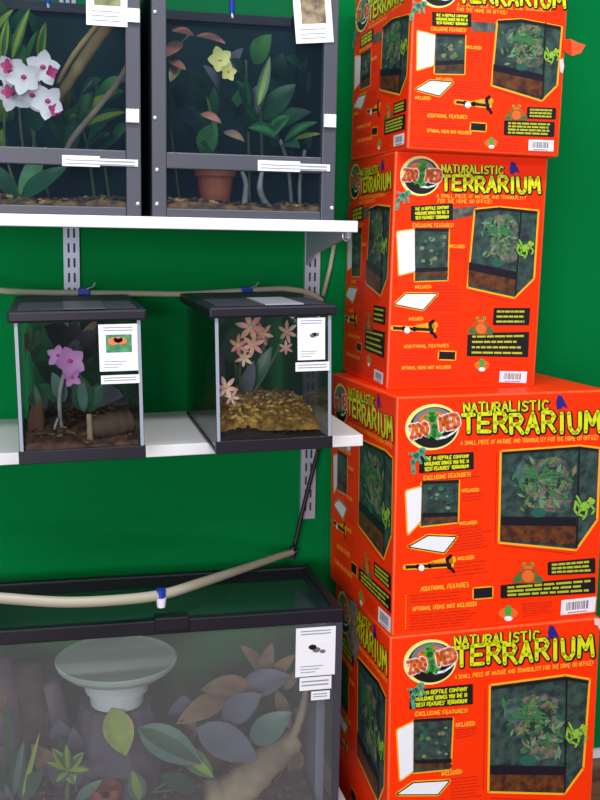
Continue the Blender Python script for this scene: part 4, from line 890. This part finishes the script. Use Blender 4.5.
p = A(172, 621, y0); mb = MB(); mb.box(p.x - .034, p.x + .034, y0 - .006, y0 + .024, z1 - .022, z1 + .007, M_black); mb.build('rim_latch', root, bevel=.003)
card(root, (296, 628.5), (334.5, 674), y0 + .0005, (.3, .8, .3, .5, M_wprint, [(.42, .4, .07, M_blackp), (.52, .46, .07, M_dkf), (.68, .5, .05, M_dkf)]), [((299.5, 678), (331, 688)), ((311, 691.5), (329.5, 698.5))])

gz = z0 + .013
mound('dark_bedding', 'dark leaf litter on the floor of the big tank', 'bedding', x0 + .012, x1 - .05, y0 + .012, y1 - .012, gz, lambda u, v: .03 + .03 * v + .008 * sin(8 * u), mat('leaf_litter', S(92, 76, 72), .9, col2=S(50, 44, 50), scale=30, bump=.5), 200, [M_bark, BR, M_mulch], .014, 7)
# rock and tub
rk = V((.118, 2.165, gz + .05)); mb = MB(); rh = .30 - rk.z
mb.lathe(rk, [(.0001, -.01), (.09, -.005), (.1, .06), (.09, .12), (.075, rh), (.0001, rh)], mat('slate_rock', S(92, 84, 98), .85, var=.35, scale=14, bump=.7), 14)
rnd = random.Random(2)
mb.v = [rk + (q - rk) * (1 + (rnd.uniform(-.08, .08) if (q - rk).z < rh - .01 else 0)) for q in mb.v]
tag(mb.build('dark_rock', org=rk, smooth=False), 'dark grey rock under the white tub in the big tank', 'rock')
tb = V((.12, 2.158, .3015)); root = thing('plastic_tub', 'round white plastic tub with recessed lid inside the big tank', 'tub', tb)
M_tub = mat('white_plastic_tub', S(214, 218, 220), .4)
mb = MB(); mb.lathe(tb, [(.0001, 0), (.056, 0), (.058, .026), (.067, .03), (.07, .062), (.0001, .062)], M_tub, 40); mb.build('tub_body', root, smooth=False)
mb = MB(); mb.lathe(tb, [(.0001, .0625), (.08, .0625), (.11, .074), (.126, .088), (.129, .097), (.126, .1), (.118, .098), (.0001, .096)], mat('grey_green_lid', S(176, 192, 182), .4), 56); mb.build('tub_lid', root, smooth=False)
# back planting of the big tank
BND = (-.179, .534, 2.017, 2.293)
def bp(u, v, y): q = A(u, v, y); return q
bs = A(118, 800, 2.08); bs.z = gz + .04
plant('yellow_striped_plant', 'plant with a broad yellow striped leaf below the white tub', 'plant', bs,
      [(A(112, 708, 2.1), A(126, 756, 2.05), .064, UPN, mat('leaf_mottled_yellow', S(120, 140, 66), .45, col2=S(160, 160, 70), scale=50), YG, .03)],
      [([bs, A(116, 760, 2.09), A(108, 720, 2.11), A(112, 709, 2.1)], .0025, M_stem)])
bs = A(66, 800, 2.06); bs.z = gz + .04
ros = []
for k, (u, v) in enumerate([(46, 762), (52, 748), (66, 744), (84, 752), (90, 770), (74, 784), (56, 782)]):
    ros.append((A(68, 770, 2.055), A(u, v, 2.03 + .012 * (k % 2)), .022, UPN, YG if k % 2 else MG, MG if k % 2 else YG, .08))
plant('bromeliad', 'yellow green rosette bromeliad at the lower left of the big tank', 'plant', bs, ros, [([bs, A(68, 785, 2.06), A(68, 770, 2.057)], .006, M_stem)])
bs = A(150, 800, 2.12); bs.z = gz + .04
plant('broad_leaved_plant', 'broad dark green and blue green leaves in the middle of the big tank', 'plant', bs,
      [(A(138, 728, 2.09), A(202, 764, 2.045), .07, UPN, BG, DG, .06), (A(196, 728, 2.09), A(258, 760, 2.05), .075, UPN, GR, None, .06), (A(250, 742, 2.09), A(292, 712, 2.06), .06, UPN, BG, None, .05), (A(178, 748, 2.08), A(214, 778, 2.045), .045, UPN, MG, YG, .06), (A(140, 800, 2.05), A(132, 770, 2.03), .04, UPN, BG, YG, .04), (A(76, 800, 2.04), A(102, 780, 2.03), .022, UPN, BG, None, .04), (A(196, 790, 2.06), A(160, 776, 2.035), .04, UPN, DG, None, .05), (A(222, 720, 2.12), A(262, 694, 2.08), .06, UPN, GR, None, .06)],
      [([bs, A(145, 765, 2.11), A(138, 729, 2.09)], .003, M_stem), ([bs, A(180, 770, 2.11), A(197, 729, 2.09)], .003, M_stem), ([bs, A(215, 780, 2.11), A(250, 743, 2.09)], .003, M_stem)])
bs = A(10, 800, 2.1); bs.z = gz + .04
plant('grassy_plant', 'green bladed plant at the far left of the big tank', 'plant', bs,
      [(A(12, 790, 2.1), A(6, 700, 2.08), .02, UPN, DG, None, .03), (A(14, 795, 2.08), A(24, 740, 2.05), .03, UPN, DG, BG, .05), (A(18, 798, 2.07), A(44, 770, 2.04), .04, UPN, DG, None, .05), (A(8, 795, 2.1), A(-10, 750, 2.06), .03, UPN, DG, None, .05), (A(22, 798, 2.06), A(40, 732, 2.05), .010, UPN, YG, None, .02)], [([bs, A(12, 795, 2.1), A(12, 788, 2.1)], .005, M_stem)])
branch('pale_driftwood', 'thick pale driftwood log leaning at the lower right of the big tank', [V((A(205, 830, 2.06).x, 2.06, gz + .045)), A(230, 795, 2.065), A(262, 766, 2.07), A(296, 738, 2.09)], [.044, .043, .04, .022], M_wood2, 'driftwood', 14)
branch('upright_driftwood', 'slender pale branch standing near the right end of the big tank', [A(288, 748, 2.08), A(300, 718, 2.08), A(306, 690, 2.09), A(308, 668, 2.1)], [.012, .009, .007, .005], M_wood2, 'driftwood', 15)
bs = A(290, 800, 2.24); bs.z = gz + .05
plant('dry_leaf_spray', 'spray of curled dry brown leaves at the upper right of the big tank', 'plant', bs,
      [(A(262, 672, 2.16), A(240, 645, 2.12), .03, UPN, BR, None, .1), (A(262, 672, 2.16), A(272, 642, 2.12), .034, UPN, BR, None, .1), (A(268, 680, 2.16), A(296, 654, 2.12), .03, UPN, BR, None, .1), (A(232, 692, 2.14), A(176, 724, 2.1), .05, UPN, BR, None, .08), (A(250, 684, 2.14), A(200, 690, 2.1), .045, UPN, BR, None, .08), (A(276, 690, 2.14), A(290, 730, 2.1), .03, UPN, BR, None, .06), (A(240, 690, 2.15), A(292, 676, 2.1), .06, UPN, GR, None, .08), (A(284, 690, 2.14), A(300, 668, 2.12), .022, UPN, BR, None, .05)],
      [([bs, A(284, 740, 2.2), A(262, 674, 2.16)], .005, M_bark), ([A(268, 690, 2.17), A(232, 692, 2.14), A(180, 722, 2.1)], .003, M_bark)])
bk = A(40, 770, 2.2); bk.z = gz + .045
mb = MB()
for k, (dx, dy, r, h) in enumerate(((-.075, .03, .04, .29), (-.02, .04, .045, .27), (.03, .05, .035, .22), (-.13, .04, .04, .25))):
    o = bk + V((dx, dy, -.015)); mb.tube([o, o + V((.01, 0, h * .5)), o + V((-.01, .005, h))], [r, r * .9, r * .75], M_bark if k % 2 else mat('purple_grey_bark', S(112, 100, 112), .85, var=.35, scale=16, bump=.6, stretch=(1, 1, .25)), 12)
tag(mb.build('cork_bark', org=bk, smooth=True), 'tall brown grey cork bark at the left back of the big tank', 'bark')
rnd = random.Random(77); bs = A(210, 800, 2.24); bs.z = gz + .05; lv = []
for k in range(16):
    u, v = rnd.uniform(150, 310), rnd.uniform(700, 790); y = rnd.uniform(2.14, 2.26); d = rnd.uniform(-30, 30)
    lv.append((A(u, v + 12, y), A(u + d, v - rnd.uniform(4, 24), y - .04), rnd.uniform(.04, .07), UPN, (GR, BG, DG, BR)[k % 4], None, .08))
plant('tangled_foliage', 'tangled dusky foliage filling the middle back of the big tank', 'plant', bs, lv, [([bs, A(220, 750, 2.24), A(225, 706, 2.22)], .004, M_bark)])
bs = A(40, 800, 2.18); bs.z = gz + .05; lv = []
for k in range(14):
    u, v = rnd.uniform(-5, 100), rnd.uniform(700, 792); y = rnd.uniform(2.1, 2.16); d = rnd.uniform(-24, 24)
    lv.append((A(u, v + 12, y), A(u + d, v - rnd.uniform(4, 24), y - .03), rnd.uniform(.03, .055), UPN, (GR, DG, GR, BR)[k % 4], None, .08))
plant('tangled_foliage', 'tangled dusky foliage in front of the cork bark at the left of the big tank', 'plant', bs, lv, [([bs, A(46, 760, 2.17), A(48, 712, 2.16)], .004, M_bark)])
p = A(106, 800, 2.04); p.z = gz + .04; root = thing('terracotta_pot', 'terracotta pot at the bottom edge of the big tank, under the striped leaf', 'pot', p)
h = A(106, 786, 2.04).z - p.z
mb = MB(); mb.lathe(p, [(.0001, 0), (.02, 0), (.027, h * .75), (.031, h * .75), (.031, h), (.027, h), (.025, h * .8), (.0001, h * .8)], M_terra, 24); mb.build('pot_body', root)

BND = None
# ------------------------------------------------------------------ misting lines
zl = zmid(.05) + .262
root = thing('misting_tube', 'beige misting tube running along behind both small tank lids', 'tube', A(85, 293, 2.33))
pts = [A(-60, 284, 2.2), A(0, 290.5, 2.25), A(40, 292.5, 2.3), A(85, 293, 2.32), A(140, 293.5, 2.33), A(180, 294, 2.33), A(215, 292.5, 2.33), A(247, 290.5, 2.32), A(285, 289, 2.32), A(308, 293, 2.33), A(322, 301, 2.345)]
mb = MB(); mb.tube(smooth_path(pts, 5), .0065, M_tube, 10); mb.build('tubing', root, smooth=True)
for u, v in ((84, 291), (247, 290)):
    p = A(u, v, 2.31); mb = MB(); mb.box(p.x - .012, p.x + .012, p.y - .004, p.y + .014, p.z - .009, p.z + .007, M_bclip); c = mb.build('nozzle_clip', root, bevel=.002); c['label'] = 'blue nozzle clip'
    mb = MB(); mb.tube([p + V((.006, -.004, .004)), p + V((.02, -.008, .01)), p + V((.024, -.008, .018))], .002, M_screw, 6); mb.build('nozzle_tip', c)
pts = [A(334, 245, 2.352), A(330, 268, 2.352), A(323, 296, 2.35)]
mb = MB(); mb.tube(pts, .005, M_tube, 8); tag(mb.build('hanging_tube', org=pts[0], smooth=True), 'short grey tube hanging below the upper shelf beside the standard', 'tube')
root = thing('misting_tube', 'thick misting tube crossing above the big tank to a black connector', 'tube', A(160, 597, 2.0))
pts = [A(-50, 594, 1.93), A(0, 598, 1.94), A(60, 602, 1.955), A(110, 600.5, 1.975), A(160, 595, 2.01), A(200, 583, 2.08), A(245, 568, 2.2), A(280, 556, 2.3), A(293, 552, 2.335)]
mb = MB(); mb.tube(smooth_path(pts, 5), [.0105] * 24 + [.0105 - .0035 * k / 16 for k in range(17)], M_tube, 12); mb.build('tubing', root, smooth=True)
p = A(293, 552, 2.335); mb = MB(); mb.tube([p + V((0, 0, -.016)), p + V((0, 0, .014))], .007, M_btube, 8); mb.tube([p + V((-.012, 0, 0)), p + V((.01, 0, 0))], .006, M_btube, 8); mb.build('connector', root)
pts = [A(294, 548, 2.335), A(304, 505, 2.335), A(313, 470, 2.33), A(318, 450, 2.325)]
top = A(321, 440, 2.32); mb = MB(); mb.tube(smooth_path(pts, 5), .0052, M_btube, 8); mb.build('black_tubing', root, smooth=True)
p = A(161, 596, 2.005); mb = MB(); mb.tube([p + V((0, 0, .014)), p + V((0, 0, -.012))], .0095, M_bclip, 10); c = mb.build('nozzle_clip', root); c['label'] = 'blue nozzle clip'
mb = MB(); mb.tube([p + V((0, -.002, -.003)), p + V((0, -.002, -.022))], [.0105, .008], M_wprint, 10); mb.build('nozzle_tip', c)

for o in bpy.data.objects:
    if '_org' in o: del o['_org']
